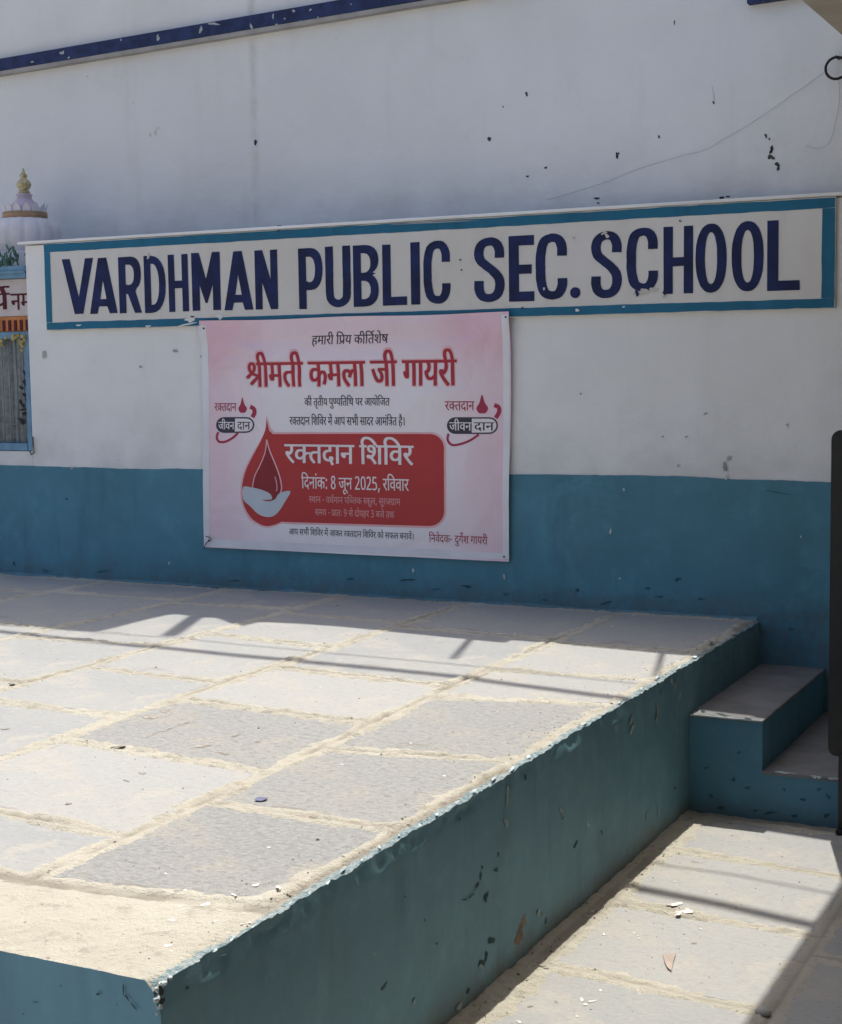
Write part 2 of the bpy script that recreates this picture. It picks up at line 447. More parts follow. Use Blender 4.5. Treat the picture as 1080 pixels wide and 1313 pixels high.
def mortar_field(X, Y, quads, z0, seed):
    D = np.full(X.shape, -1.0)
    for q in quads:
        xs = [p[0] for p in q]; ys = [p[1] for p in q]
        msk = (X > min(xs)-.12) & (X < max(xs)+.12) & (Y > min(ys)-.12) & (Y < max(ys)+.12)
        if not msk.any(): continue
        d = convex_sd(q, X[msk], Y[msk]); D[msk] = np.maximum(D[msk], d)
    n1 = fbm(X*7, Y*7, seed, 4); n2 = fbm(X*38, Y*38, seed+3, 3); n3 = fbm(X*2.2, Y*2.2, seed+5, 3)
    w = .020+.030*n1+.022*n3+.012*n2                      # how far the mortar is smeared over the stone
    t = np.clip((D-w*.2)/np.maximum(.012+w, .008), 0, 1)
    n4 = fbm(X*70, Y*70, seed+9, 2)
    h = .0030+.0036*n2+.0022*n1+.0016*n4
    h = h + .0045*np.exp(-((D-.002)/.010)**2)*np.clip(.35+1.4*n1+.9*n2, -.2, 1.4) - .002*np.exp(-((D+.02)/.008)**2)
    h = h*(1-t) + (-.0070+.0052*n2+.0040*n1+.002*n4)*t
    h = np.where(D > .10, -.012, h)
    return z0+h, D
def grooves(X, Y, D, seed):
    g = np.clip((-.008-D)/.010, 0, 1)*(D > -.06)
    return g*np.clip(.5+1.6*fbm(X*2.3, Y*2.3, seed, 3)+.8*fbm(X*14, Y*14, seed+1, 3), 0, 1)
STEP = .0115
gx = np.arange(-6.5, XS, STEP); gx = np.append(gx, XS); gy = np.arange(YF, .0, STEP); gy = np.append(gy, .03)
X, Y = np.meshgrid(gx, gy, indexing='ij')
Z, D = mortar_field(X, Y, [q for q, _ in slabs], H, 3)
GR = grooves(X, Y, D, 8); Z = Z-.0045*GR
front = np.clip((-4.10-Y)/.04, 0, 1)              # smooth cement strip along the front
Z = Z*(1-front) + (H+.003+.003*fbm(X*3, Y*3, 44)+.0012*fbm(X*30, Y*30, 45))*front
edge = XS-X; edgef = Y-YF
rn = .010*fbm(X*9, Y*9, 31)
Z += np.where(edge < .03, -.006*np.clip(1-edge/.03, 0, 1)*(1+fbm(X*40, Y*40, 33)), 0)
Z -= .03*corner_bite(X, Y)
FIELDS['plat'] = (gx, gy, Z)
rim = np.clip(1-(edge+rn)/.036, 0, 1)*(.72+.6*vnoise(X*0, Y*3.1, 12))
rim = np.maximum(rim, .5*np.clip(1-edgef/.012, 0, 1))
X2 = X + np.where(edge < .05, rim_jit(Y)*np.clip(1-edge/.05, 0, 1), 0)
Y2 = Y + np.where(edgef < .05, front_jit(X)*np.clip(1-edgef/.05, 0, 1), 0)
bed = grid_mesh('mortar_bed', X2, Y2, Z, M_MORTAR, PLAT, attrs={'rim': rim, 'groove': GR}, flip=False)
# long side wall
yy = np.append(np.arange(YF, 0, .0115), 0.03); zz = np.append(np.linspace(-.06, .50, 40), np.linspace(.51, 1, 9)*0+np.linspace(.51, H, 9))
YY, ZZ = np.meshgrid(yy, zz, indexing='ij')
k = np.clip((ZZ-.53)/.05, 0, 1)
topz = np.interp(yy, gy, Z[-1, :])[:, None]
ZZ2 = ZZ + (topz-H)*k
XX = XS + rim_jit(YY)*k + (1-k)*(.004*fbm(YY*2.2, ZZ*2.2, 50)+.002*fbm(YY*14, ZZ*14, 51)) - .012*k*(1-k)*4*np.clip(fbm(YY*22, ZZ*22, 52)+.05, 0, 1) 
XX = XX + .004*(1-k)
XX = XX - .010*np.clip(1-np.abs(YY-YF)/.03, 0, 1)*np.clip((ZZ-.50)/.06, 0, 1)*np.clip(1-k*1.02+.2, 0, 1)*(.6+.6*fbm(YY*80, ZZ*80, 53))
side = grid_mesh('side_wall', XX, YY, ZZ2, M_SIDE, PLAT, flip=False)
# front wall
xx = np.append(np.arange(-9.0, -6.5, .1), np.append(np.arange(-6.5, XS, .0115), XS)); XXf, ZZf = np.meshgrid(xx, zz, indexing='ij')
k = np.clip((ZZf-.53)/.05, 0, 1)
topf = np.interp(xx, gx, Z[:, 0])[:, None]
ZZf2 = ZZf+(topf-H)*k
YYf = YF + front_jit(XXf)*k + (1-k)*.003*fbm(XXf*3, ZZf*3, 60)
XXf2 = XXf.copy(); XXf2[-1, :] = np.interp(zz, zz, XX[0, :])
frontw = grid_mesh('front_wall', XXf2, YYf, ZZf2, M_FRONT, PLAT, flip=True)
box('core_fill', -9.0, -6.49, YF+.004, .03, -.05, H-.002, M_CONC, PLAT)
flakes('dark_paint_chip', [(674, 998, 2, 4), (715, 1075, 1.6, 8), (738, 1084, 2.2, 7, .3), (675, 1071, 2.5, 3), (671, 1103, 3, 3.5), (639, 1096, 2, 5.5, .4), (636, 1116, 3, 3.5),
    (713, 1125, 3, 6, .3), (715, 1119, 2, 4), (624, 1152, 2.6, 8, .35), (619, 1112, 1.2, 4, .1), (617, 1123, 1.2, 8, .15), (612, 1137, 1.3, 8, .45), (605, 1149, 1.3, 7, .8), (597, 1154, 1.2, 4, 1.7),
    (630, 1207, 4, 7, .4), (617, 1235, 4.5, 8), (624, 1225, 2, 9, .2), (600, 1270, 2, 8, .3), (492, 1265, 3, 8, .5), (241, 1267, 3, 2.5), (748, 1098, 1.3, 6), (560, 1210, 1.6, 2.2),
    (866, 1010, 1.5, 3), (700, 1182, 2, 5), (545, 1180, 1.5, 2), (455, 1258, 2, 2.5), (520, 1150, 1.3, 2), (430, 1215, 1.6, 2.2), (590, 1050, 1.2, 2.6), (772, 1068, 1.4, 4)], pl_side, M_CHIPB, PLAT, .0006, 3, .6, .72)
flakes('pale_paint_chip', [(651, 1018, 1.6, 14, .02), (650, 1055, 2.6, 6), (721, 1040, 2, 6), (724, 1049, 1.6, 3), (754, 1057, 1.6, 5), (845, 1040, 1.5, 5), (590, 1290, 2.5, 6, .3), (691, 1170, 2, 4),
    (810, 923, 1.6, 6), (811, 934, 2.2, 6), (843, 908, 1.3, 8), (843, 923, 1.8, 5), (790, 935, 1.5, 5), (867, 880, 1.7, 9), (872, 893, 1.4, 5), (862, 873, 1.2, 5), (532, 1285, 1.6, 4), (480, 1223, 3, 1.2),
    (618, 1240, 2.5, 3), (830, 1048, 1.3, 4), (755, 1012, 1, 3), (701, 1020, 1, 2.5), (697, 1172, 1.2, 3), (287, 1225, 3.5, 1.2, -.2)], pl_side, plain('pale_teal_chip', (.26, .33, .33), .9, var=.3), PLAT, .0022, 4, .5)
flakes('bare_plaster_patch', [(669, 1193, 4, 14, .2), (664, 1208, 3, 5), (673, 1182, 2.5, 5)], pl_side, M_CHIPR, PLAT, .0006, 5, .8)
# the broken corner: lumps of painted plaster in the cavity
V = []
bmr = bmesh.new()
rr = random.Random(12)
for (dx, dy, dz, s) in [(-.004, -.001, -.030, .008), (-.001, .004, -.047, .007), (-.008, .004, -.013, .006), (-.002, .022, -.007, .007), (-.004, .001, -.058, .005), (-.002, .040, -.003, .006)]:
    g = bmesh.ops.create_icosphere(bmr, subdivisions=1, radius=s)
    for v in g['verts']:
        v.co = Vector((v.co.x*rr.uniform(.6, 1.2)+XS+dx, v.co.y*rr.uniform(.6, 1.3)+YF+dy, v.co.z*rr.uniform(.6, 1.2)+H+dz))
o = bm_obj('plaster_rubble', bmr, M_CHIPW, PLAT); o['kind'] = 'stuff'
flakes('corner_hole_shade', [(206, 1270, 4, 6), (208, 1284, 3, 5)], lambda a, b, d: on_x(a, b, XS+.006+d), M_CHIPD, PLAT, .001, 8)  # flat dark patches; shade inside the broken corner put into their colour
flakes('front_chip', [(78, 1264, .8, 1.5), (125, 1275, 3, 1.5), (45, 1285, 4, .7), (158, 1268, .8, 8, 0), (163, 1280, .8, 6, -.6), (172, 1291, .8, 8, -.7), (30, 1300, 1.2, 1)], pl_y(YF-.004), M_CHIPB, PLAT, .001, 9)
flakes('rim_paint_lump', [(205+ (i*7.9)+rr.uniform(-3, 3), 1262-(i*7.9)*.613+rr.uniform(-3, 1), rr.uniform(1.5, 4.5), rr.uniform(.8, 2.0), -.55) for i in range(0, 95, 3)], pl_z(H+.001), M_RIM, PLAT, .002, 10, .6)
flakes('white_paint_spatter', [(345, 1086.5, 4, 1.6), (327, 1135, 7, 2.6), (357, 1137, 6.5, 2.6), (264, 1160, 9, 3.4), (299, 1147, 5, 2), (221, 1180, 7, 2.2), (215, 1213, 8, 3), (220, 1219, 3, 1.5), (237, 1141, 4, 1.5),
    (212, 1120, 3.5, 1.4), (232, 1162, 4, 1.5), (276, 1181, 4, 1.6), (320, 1183, 4, 1.4), (439, 980, 3.5, 1.2), (527, 953, 3, 1.1), (570, 995, 4, 1.2), (411, 881, 2, .8), (310, 1185, 3, 1.2), (660, 812, 3, .8), (785, 803, 3, .8), (812, 789, 4, .9), (945, 793, 3, .7), (920, 826, 2.4, .8), (638, 912, 2, .7)],
    pl_z(H+.0055), M_WHITED, PLAT, .0003, 11, .55, .6)
flakes('dark_floor_speck', [(121, 1179, 6, 1.8), (60, 1206, 3, 1.2), (105, 1199, 2.5, 1.2), (62, 1228, 4, 2), (160, 1000, 6, 1.4), (183, 991, 7, 1.8), (88, 1030, 6, 1.4), (255, 1117, 2, 1.5), (190, 920, 16, 3.4, -.15), (210, 912, 12, 2.4, -.1),
    (262, 955, 12, 4), (290, 966, 10, 2.4), (302, 943, 8, 1.8), (195, 942, 9, 1.8, -.3), (215, 935, 14, 1.6, -.25), (235, 928, 12, 1.5, -.3), (150, 958, 16, 2, -.1), (330, 950, 6, 1.4), (17, 876, 9, 1.6), (5, 934, 8, 2)], pl_z(H+.004), plain('grey_floor_stain', (.29, .27, .235), .95, var=.3, sc=60), PLAT, .0001, 12, .8, .6)

# ---- lower ground: structure with its own stones
GROUND = box('ground', -400, 400, -400, 400, -.5, -.06, M_GROUND); tag(GROUND, kind='structure')
LOW = empty('lower_pavement', (-.5, -2.5, 0), 'sunlit stone paved walkway beside and below the teal platform', 'pavement'); LOW['kind'] = 'structure'; del LOW['category']; del LOW['label']
gq = []
rowsg = [(-.0, -.0), (-1.10, -1.12), (-1.55, -1.61), (-2.14, -2.19), (-2.72, -2.80), (-3.35, -3.42), (-4.0, -4.05), (-4.7, -4.7), (-5.4, -5.4), (-6.1, -6.1)]
gc = [XS+.07, -.98, -.30, .42, 1.18]
for ci in range(4):
    for i in range(1, len(rowsg)-1):
        sh = 0 if ci == 0 else (.21*ci if i > 1 else 0)
        (la, ra), (lb, rb) = rowsg[i], rowsg[i+1]
        q = [(gc[ci], lb-sh), (gc[ci+1], rb-sh), (gc[ci+1], ra-sh), (gc[ci], la-sh)]
        gq.append(inset_quad(q, .022))
for i, q in enumerate(gq): slab_obj(q, 0.0, LOW, M_STONE, rng)
gx2 = np.arange(XS-.01, 1.25, .0125); gy2 = np.arange(-6.8, .0, .0125)
Xg, Yg = np.meshgrid(gx2, gy2, indexing='ij')
Zg, Dg = mortar_field(Xg, Yg, gq, 0.0, 77)
GRg = grooves(Xg, Yg, Dg, 78)*.7
dirt = np.clip(1-(Xg-XS)/.05, 0, 1)
Zg += dirt*.008*(1+fbm(Xg*20, Yg*20, 80))
FIELDS['low'] = (gx2, gy2, Zg)
grid_mesh('mortar_bed', Xg, Yg, Zg, M_MORTAR, LOW, attrs={'rim': Xg*0, 'groove': GRg})
flakes('white_paint_spatter', [(747, 1282, 5, 3.5), (752, 1288, 4, 2.5), (760, 1284, 7, 2.2, -.15), (770, 1270, 4, 1.8), (665, 1310, 5, 3), (866, 1160, 15, 4), (882, 1167, 13, 5), (870, 1170, 12, 4), (775, 1198, 3.5, 2), (813, 1196, 3, 1.4), (900, 1057, 4, 1.8), (819, 1200, 2, 1),
    (899, 1191, 3, 1.3), (820, 1203, 3, 1.4), (866, 1130, 3, 1.3), (868, 1135, 2, 1), (740, 1303, 4, 1.6), (910, 1143, 2, 1), (796, 1100, 2.4, 1), (835, 1082, 3, 1.2)], pl_z(.005), M_WHITED, LOW, .0002, 13, .7, .55)
flakes('dark_floor_speck', [(891, 1209, 6, 1.6), (890, 1105, 6, 1.8), (939, 1071, 2, 1.3), (977, 1088, 2.4, 1.3), (679, 1290, 5, 1.5), (713, 1284, 4, 1.3), (901, 1260, 3, 1.2), (944, 1164, 3, 1.2), (1003, 1098, 3, 1.3), (700, 1240, 10, 3)], pl_z(.004), plain('grey_ground_stain', (.29, .27, .235), .95, var=.3, sc=60), LOW, .0001, 14, .8, .6)

# ---- steps
ST = empty('steps', (XS+SW, -.55, 0), 'two blue painted steps with grey treads beside the platform end against the wall', 'steps')
def riser_block(name, x0_, x1_, y0_, y1_, z0_, z1_):
    return box(name, x0_, x1_, y0_, y1_, z0_, z1_, M_STEP, ST, .004, 2)
bm = bmesh.new()
prof_ = [(XS+.006, -.05), (XS+2*SW, -.05), (XS+2*SW, H/3-.014), (XS+SW, H/3-.014), (XS+SW, 2*H/3-.012), (XS+.006, 2*H/3-.012)]
f_ = [bm.verts.new((x, YS, z)) for x, z in prof_]; g_ = [bm.verts.new((x, -.001, z)) for x, z in prof_]
bm.faces.new(f_); bm.faces.new(g_[::-1])
for i in range(6): bm.faces.new((f_[(i+1) % 6], f_[i], g_[i], g_[(i+1) % 6]))
bmesh.ops.recalc_face_normals(bm, faces=bm.faces[:])
bm_obj('step_body', bm, M_STEP, ST)
def tread_slab(name, x0_, x1_, z1_, t, seed):
    n = 40; r = random.Random(seed)
    bm = bmesh.new(); V0 = []; V1 = []
    ring = [(x0_, -.002)]
    ys = [(-.002)+(YS-.004+.002)*i/n for i in range(n+1)]
    left = [(x0_, y) for y in ys]; frontl = [(x0_+(x1_+.004-x0_)*i/14, YS-.004+r.uniform(-.002, .002)) for i in range(1, 15)]
    right = [(x1_+.004+r.uniform(-.0015, .0015), y) for y in reversed(ys[:-1])]
    R = left+frontl+right
    V = [(x, y, z1_-t) for x, y in R]+[(x, y, z1_-.003) for x, y in R]
    c = ((x0_+x1_)/2, YS/2)
    V += [(c[0]+(x-c[0])*.975, c[1]+(y-c[1])*.993, z1_) for x, y in R]
    N = len(R); F = []
    for L in (0, 1):
        for k_ in range(N): F.append((L*N+k_, L*N+(k_+1) % N, (L+1)*N+(k_+1) % N, (L+1)*N+k_))
    F.append(tuple(2*N+k_ for k_ in range(N))); F.append(tuple(reversed(range(N))))
    return mesh(name, V, F, M_TREAD, ST)
tread_slab('tread', XS+SW+.0005, XS+2*SW, H/3, .0135, 1)
tread_slab('tread', XS+.006, XS+SW, 2*H/3, .0115, 2)
box('pale_nosing', XS+.01, XS+SW+.002, YS-.0075, YS-.004, 2*H/3-.007, 2*H/3-.001, M_CHIPW, ST, .001, 1)
flakes('nosing_wear', [(930, 917, 9, 1.2, .12), (962, 923, 6, 1.4, .12), (903, 912.5, 4, 1.2, .1), (1010, 991, 10, 1.2, .1), (1045, 996, 8, 1.4, .1), (1068, 999, 5, 1.6, .1)], pl_y(YS-.0052), M_CHIPW, ST, .0004, 17, .8)
flakes('dark_paint_chip', [(905, 985, 4, 2), (940, 1000, 3, 4), (960, 1010, 4, 3), (1005, 1012, 3, 2.5), (1030, 1025, 4, 3), (1060, 1045, 4, 4), (1050, 1012, 5, 2), (925, 1037, 8, 2.4), (990, 1042, 9, 2.5), (1062, 1022, 3, 5), (912, 1020, 3, 4), (948, 965, 3, 2), (1020, 1046, 4, 3), (968, 1040, 5, 2)], pl_y(YS-.001), plain('deep_teal_chip', (.035, .11, .14), .9, var=.3), ST, .0003, 16, .7, .75)

# =================================================================== WALLS
# ---- low front wall that carries the sign
XL = -5.815                                          # its left end, where the shrine begins
WALL = empty('school_wall', (-3.6, .02, 0), 'low white wall with blue lower half carrying the painted school sign', 'wall')
def wavy(name, x0_, x1_, z0_, z1_, y, mat, parent, wav=None, n=260, m_=14, und=.0016, seed=90):
    xs = np.linspace(x0_, x1_, n); f = np.linspace(0, 1, m_)
    Xw, Fw = np.meshgrid(xs, f, indexing='ij')
    top = z1_+(wav(xs)[:, None] if wav is not None else 0)
    Zw = z0_+(top-z0_)*Fw
    Yw = y - und*(1+fbm(Xw*1.7, Zw*1.7, seed))
    return grid_mesh(name, Xw, Yw, Zw, mat, parent, flip=False)
box('wall_core', XL, 1.6, .0, .055, -.3, 2.41, M_WHITE, WALL, .004)
box('wall_core', -9.0, XL-.001, .0, .05, -.3, 1.281, M_WHITE, WALL, .003)
# hand painted blue dado: upper line wanders by a few mm
def dado_wav(xs):
    kx = [-9, -6.05, -5.2, -4.4, -2.9, -2.1, -1.9, -1.4, 2]
    kz = [0, 0, -.004, .004, .008, .014, .006, .002, .0]
    return np.interp(xs, kx, kz)+.0035*fbm(xs*6, xs*0, 71)+.0015*fbm(xs*30, xs*0, 72)
wavy('blue_dado', -9.0, 1.6, -.05, 1.2, -.0025, M_DADO, WALL, dado_wav, n=700, m_=60)
# cement fillet where the platform meets the wall
xs = np.arange(-6.4, XS, .02); ths = np.linspace(0, 1, 5)
Xf, Tf = np.meshgrid(xs, ths, indexing='ij'); rr_ = .010*(1+.8*fbm(Xf*6, Tf*0, 73))
grid_mesh('cement_fillet', Xf, -.003-rr_*(1-Tf)**1.2, H+.001+rr_*Tf**1.2, M_DADO, WALL, flip=False)
# coping lip over the sign
box('coping', XL-.03, -1.385, -.030, .058, 2.416, 2.431, M_WHITE, WALL, .005)
flakes('wall_chip', [(57, 455, 3, 4), (930, 600, 2.6, 6), (935, 588, 3, 3), (1010, 545, 1.6, 2), (880, 560, 1.5, 1.5), (905, 530, 2, 1.3), (850, 560, 1.2, 1.2), (180, 470, 1.5, 1.5), (224, 250+200, 4, 1.4), (92, 600, 2, 1.5), (870, 597, 1.5, 1.5), (258, 457, 2, 1.5), (745, 395+110, 1.3, 1.3)], pl_y(-.0045), plain('grey_wall_chip', (.36, .36, .35), .95, var=.25), WALL, .001, 20, .5)
flakes('dado_dark_chip', [(870, 743, 7, 3), (830, 754, 5, 2.4), (845, 765, 8, 2), (1015, 807, 5, 2.4), (740, 757, 3, 4), (700, 770, 6, 2), (85, 640, 3, 2), (18, 722, 2, 4), (60, 732, 8, 2), (520, 744, 14, 2), (600, 752, 10, 2), (450, 742, 9, 2), (130, 733, 10, 2), (780, 772, 12, 2), (900, 768, 6, 2), (650, 762, 9, 1.6), (560, 755, 6, 1.4), (300, 745, 9, 1.6), (1000, 632, 20, 1)], pl_y(-.0070), plain('deep_blue_chip', (.04, .12, .16), .9, var=.3), WALL, .0003, 21, .7, .6)
flakes('dado_pale_chip', [(783, 681, 1.2, 3.5), (647, 739, 1.6, 3.5), (530, 731, 1.2, 3), (800, 628, .9, 2.5), (795, 742, 1.4, 1.4), (1027, 600+88, 1, 1.4), (932, 612, 1.6, 3), (217, 722, 1, 1.6)], pl_y(-.0070), M_CHIPW, WALL, .001, 22, .4)

# ---- the painted sign
ZT, ZB, SL, SR = 2.414, 1.944, -5.668, -1.412
SIGN = empty('school_sign', ((SL+SR)/2, -.02, ZB), 'long cream sign painted VARDHMAN PUBLIC SEC. SCHOOL in navy letters inside a blue border', 'sign')
box('sign_panel', SL, SR, -.021, -.0045, ZB, ZT, M_CREAM, SIGN, .003)
def strip(name, x0_, x1_, z0_, z1_, y, seed, jx=.0025):
    # painted strip with a hand cut inner edge
    hor = (x1_-x0_) > (z1_-z0_); n = int(max(x1_-x0_, z1_-z0_)/.02)
    V = []; F = []; r = np.linspace(0, 1, n)
    for i, t in enumerate(r):
        j = float(jx*fbm(np.array(t*n*.25), np.array(seed*3.1), seed)); j2 = float(jx*fbm(np.array(t*n*.25), np.array(seed*5.1), seed+4))
        if hor: x = x0_+(x1_-x0_)*t; V += [(x, y, z0_+j), (x, y, z1_+j2)]
        else: z = z0_+(z1_-z0_)*t; V += [(x0_+j, y, z), (x1_+j2, y, z)]
    for i in range(n-1):
        F.append((2*i, 2*i+2, 2*i+3, 2*i+1) if hor else (2*i+1, 2*i+3, 2*i+2, 2*i))
    return mesh(name, V, F, M_BORDER, SIGN)
BW = .043
strip('painted_border', SL+.003, SR-.003, ZT-BW-.004, ZT-.004, -.0222, 1)
strip('painted_border', SL+.003, SR-.003, ZB+.004, ZB+BW, -.0224, 2)
strip('painted_border', SL+.003, SL+.003+BW*.95, ZB+BW+.001, ZT-BW-.005, -.0226, 3)
strip('painted_border', SR-.003-BW*1.25, SR-.003, ZB+BW+.001, ZT-BW-.005, -.0228, 4)

def poly_faces(loops):
    """triangulate outer loops with holes; loops are lists of 2-D points"""
    L = [[Vector((p[0], p[1], 0)) for p in l] for l in loops]
    tr = tessellate_polygon(L); flat = [p for l in loops for p in l]
    return flat, [tuple(t) for t in tr]
def stroke(path, t, closed=False):
    P = smoothline(path, 5, closed); n = len(P); a = []; b = []
    for i in range(n):
        if closed: d = P[(i+1) % n]-P[i-1]
        else: d = P[min(i+1, n-1)]-P[max(i-1, 0)]
        d = d/np.hypot(*d); nn = np.array([-d[1], d[0]])*t/2
        a.append(tuple(P[i]+nn)); b.append(tuple(P[i]-nn))
    if closed: return [a, b]
    return [a+b[::-1]]
def bowl(x0_, x1_, y0_, y1_, e=2.3):
    out = []
    for k_ in range(13):
        a = PI/2-PI*k_/12; c, s = math.cos(a), math.sin(a)
        out.append((x0_+(x1_-x0_)*abs(c)**(2/e), (y0_+y1_)/2+(y1_-y0_)/2*math.copysign(abs(s)**(2/e), s)))
    return out
w_ = .40; t_ = .125
def L_(c):
    if c == 'I': return [[(0, 0), (.4, 0), (.4, 1), (0, 1)]]
    if c == 'V': return [[(0, 1), (.10, 1), (.205, .30), (.30, 1), (.405, 1), (.255, 0), (.145, 0)]]
    if c == 'A': return [[(0, 0), (.14, 1), (.26, 1), (.40, 0), (.285, 0), (.255, .13), (.135, .13), (.11, 0)], [(.155, .26), (.245, .26), (.20, .60)]]
    if c == 'H': return [[(0, 0), (t_, 0), (t_, .41), (w_-t_, .41), (w_-t_, 0), (w_, 0), (w_, 1), (w_-t_, 1), (w_-t_, .54), (t_, .54), (t_, 1), (0, 1)]]
    if c == 'L': return [[(0, 0), (w_, 0), (w_, .14), (t_*1.1, .14), (t_*1.1, 1), (0, 1)]]
    if c == 'E': return [[(0, 0), (w_, 0), (w_, .15), (.16, .15), (.16, .42), (.36, .42), (.36, .56), (.16, .56), (.16, .85), (w_, .85), (w_, 1), (0, 1)]]
    if c == 'N': return [[(0, 0), (t_, 0), (t_, .46), (.27, 0), (w_, 0), (w_, 1), (w_-t_, 1), (w_-t_, .50), (.14, 1), (0, 1)]]
    if c == 'M': return [[(0, 0), (.11, 0), (.11, .44), (.19, .13), (.22, .13), (.30, .44), (.30, 0), (.41, 0), (.41, 1), (.30, 1), (.205, .54), (.11, 1), (0, 1)]]
    if c == 'P': return [[(0, 0), (t_, 0), (t_, .31)]+bowl(.20, w_, .31, 1)[::-1]+[(0, 1)], [(t_, .46)]+bowl(.18, w_-t_, .44, .86)[::-1]+[(t_, .86)]]
    if c == 'D': return [[(0, 0)]+bowl(.12, w_, 0, 1)[::-1]+[(0, 1)], [(t_, .14)]+bowl(.15, w_-t_, .14, .86)[::-1]+[(t_, .86)]]
    if c == 'R': return [[(0, 0), (t_, 0), (t_, .34), (.16, .34), (.275, 0), (w_, 0), (.295, .38)]+bowl(.22, w_, .40, 1)[::-1][2:]+[(0, 1)], [(t_, .51)]+bowl(.18, w_-t_, .50, .86)[::-1]+[(t_, .86)]]
    if c == 'B': return [[(0, 0)]+bowl(.18, w_, 0, .54)[::-1][:-2]+[(w_*.90, .535)]+bowl(.18, w_, .52, 1)[::-1][2:]+[(0, 1)], [(t_, .12)]+bowl(.16, w_-t_, .12, .42)[::-1]+[(t_, .42)], [(t_, .55)]+bowl(.16, w_-t_, .55, .87)[::-1]+[(t_, .87)]]
    if c == 'U': return stroke([(.063, 1), (.063, .6), (.063, .3), (.085, .13), (.20, .063), (.315, .13), (.337, .3), (.337, .6), (.337, 1)], t_)
    if c == 'C': return stroke([(.337, .66), (.335, .80), (.29, .91), (.20, .937), (.105, .88), (.063, .70), (.058, .5), (.063, .3), (.105, .12), (.20, .063), (.29, .09), (.337, .2), (.342, .32)], t_)
    if c == 'S': return stroke([(.335, .68), (.335, .80), (.29, .91), (.20, .94), (.10, .89), (.063, .77), (.085, .65), (.17, .555), (.265, .46), (.33, .35), (.335, .21), (.29, .10), (.20, .06), (.105, .09), (.063, .2), (.063, .33)], t_)
    if c == 'O':
        se = lambda rx, ry, e: [(.2+rx*math.copysign(abs(math.cos(a))**(2/e), math.cos(a)), .5+ry*math.copysign(abs(math.sin(a))**(2/e), math.sin(a))) for a in [2*PI*i/36 for i in range(36)]]
        return [se(.2, .5, 2.3), se(.2-t_*.97, .5-t_, 2.2)]
    if c == '.': return [[(.2+.2*math.cos(2*PI*i/14), .5+.5*math.sin(2*PI*i/14)) for i in range(14)]]
LET = [('V', 80.5, 120.5, 331.5, 402.5), ('A', 114.3, 149.8, 330.5, 402), ('R', 152.3, 181, 329, 401.3), ('D', 185, 212.5, 327.5, 401), ('H', 216, 241.5, 326, 399.5), ('M', 246, 282.5, 323.5, 398), ('A', 287, 324, 322, 397.5), ('N', 327, 356, 320.5, 396.5),
       ('P', 383, 414, 318, 396), ('U', 417.3, 449.8, 315.5, 394), ('B', 453, 485.5, 314, 393), ('L', 490.5, 521.5, 313, 391.5), ('I', 526.8, 538.5, 310.5, 390.5), ('C', 543, 577.5, 308.5, 389.5),
       ('S', 608, 647, 304.5, 387), ('E', 652.5, 685, 302, 386.5), ('C', 687, 727.5, 299.5, 384), ('.', 731, 744.5, 368, 382.3), ('S', 758, 797.5, 296.5, 382), ('C', 803.5, 844, 292, 373.5), ('H', 851, 889, 290, 376.5), ('O', 892, 932, 286.5, 375.2), ('O', 938.3, 979.5, 283.3, 373.5), ('L', 984, 1026, 282, 372.3)]
for idx, (c, xl, xr, yt, yb) in enumerate(LET):
    mid = (yt+yb)/2; YL = -.0232
    wl = on_y(xl, mid, YL)[0]; wr = on_y(xr, mid, YL)[0]
    zt = on_y((xl+xr)/2, yt, YL)[2]; zb = on_y((xl+xr)/2, yb, YL)[2]
    loops = L_(c); mx = max(p[0] for l in loops for p in l); mn = min(p[0] for l in loops for p in l)
    flat, F = poly_faces(loops)
    V = []
    for i, (x, y) in enumerate(flat):
        x = (x-mn)/(mx-mn)
        V.append((wl+(wr-wl)*x+rng.uniform(-.0006, .0006), YL, zb+(zt-zb)*y+rng.uniform(-.0006, .0006)))
    n = len(V)
    F = [f if (V[f[1]][0]-V[f[0]][0])*(V[f[2]][2]-V[f[0]][2])-(V[f[2]][0]-V[f[0]][0])*(V[f[1]][2]-V[f[0]][2]) > 0 else f[::-1] for f in F]
    mesh('painted_letter', V, F, M_LETTER, SIGN)
flakes('flaked_paint', [(826, 373, 8, 3), (840, 371, 6, 2.4), (816, 376, 3, 1.6), (852, 379, 3, 2.6), (775, 299, 4, 1.4, -.5), (779, 303, 3, 2.2), (698, 370, 1.6, 1.6), (736, 305, 1.6, 1.6), (190, 329, 1.6, 4)], pl_y(-.0236), plain('pale_flaked_sign', (.55, .53, .49), .9), SIGN, .0006, 30, .5)
flakes('letter_drip', [(817, 377, 2.6, 3.4), (853, 374, 4, 3)], pl_y(-.0236), M_LETTER, SIGN, .001, 31, .6)
flakes('border_chip', [(243, 410, 7, 2.6), (238, 416, 10, 1.2), (282, 407, 4, 3), (740, 398, 3, 1.6), (275, 413, 3, 1.6), (190, 418, 3, 1.2), (800, 393, 1.5, 1.2), (100, 417, 3, 1.0)], pl_y(-.0236), M_WHITE, SIGN, .0007, 32, .5)
flakes('dark_fleck', [(247, 406, 2, 1.2), (670, 395, 1.6, 1.2), (872, 283, 1.3, 1.3), (357, 296, 1.6, 1.2), (940, 1000-745, 2, 1), (590, 333, 1.3, 1.3), (592, 346, 1.1, 1.1)], pl_y(-.0238), M_CHIPD, SIGN, .0007, 33, .4)
flakes('grey_panel_edge', [(560, 303-18, 60, .7, -.05), (860, 264, 40, .6, -.055)], pl_y(-.047), M_CONC, WALL, .001, 34, .3)

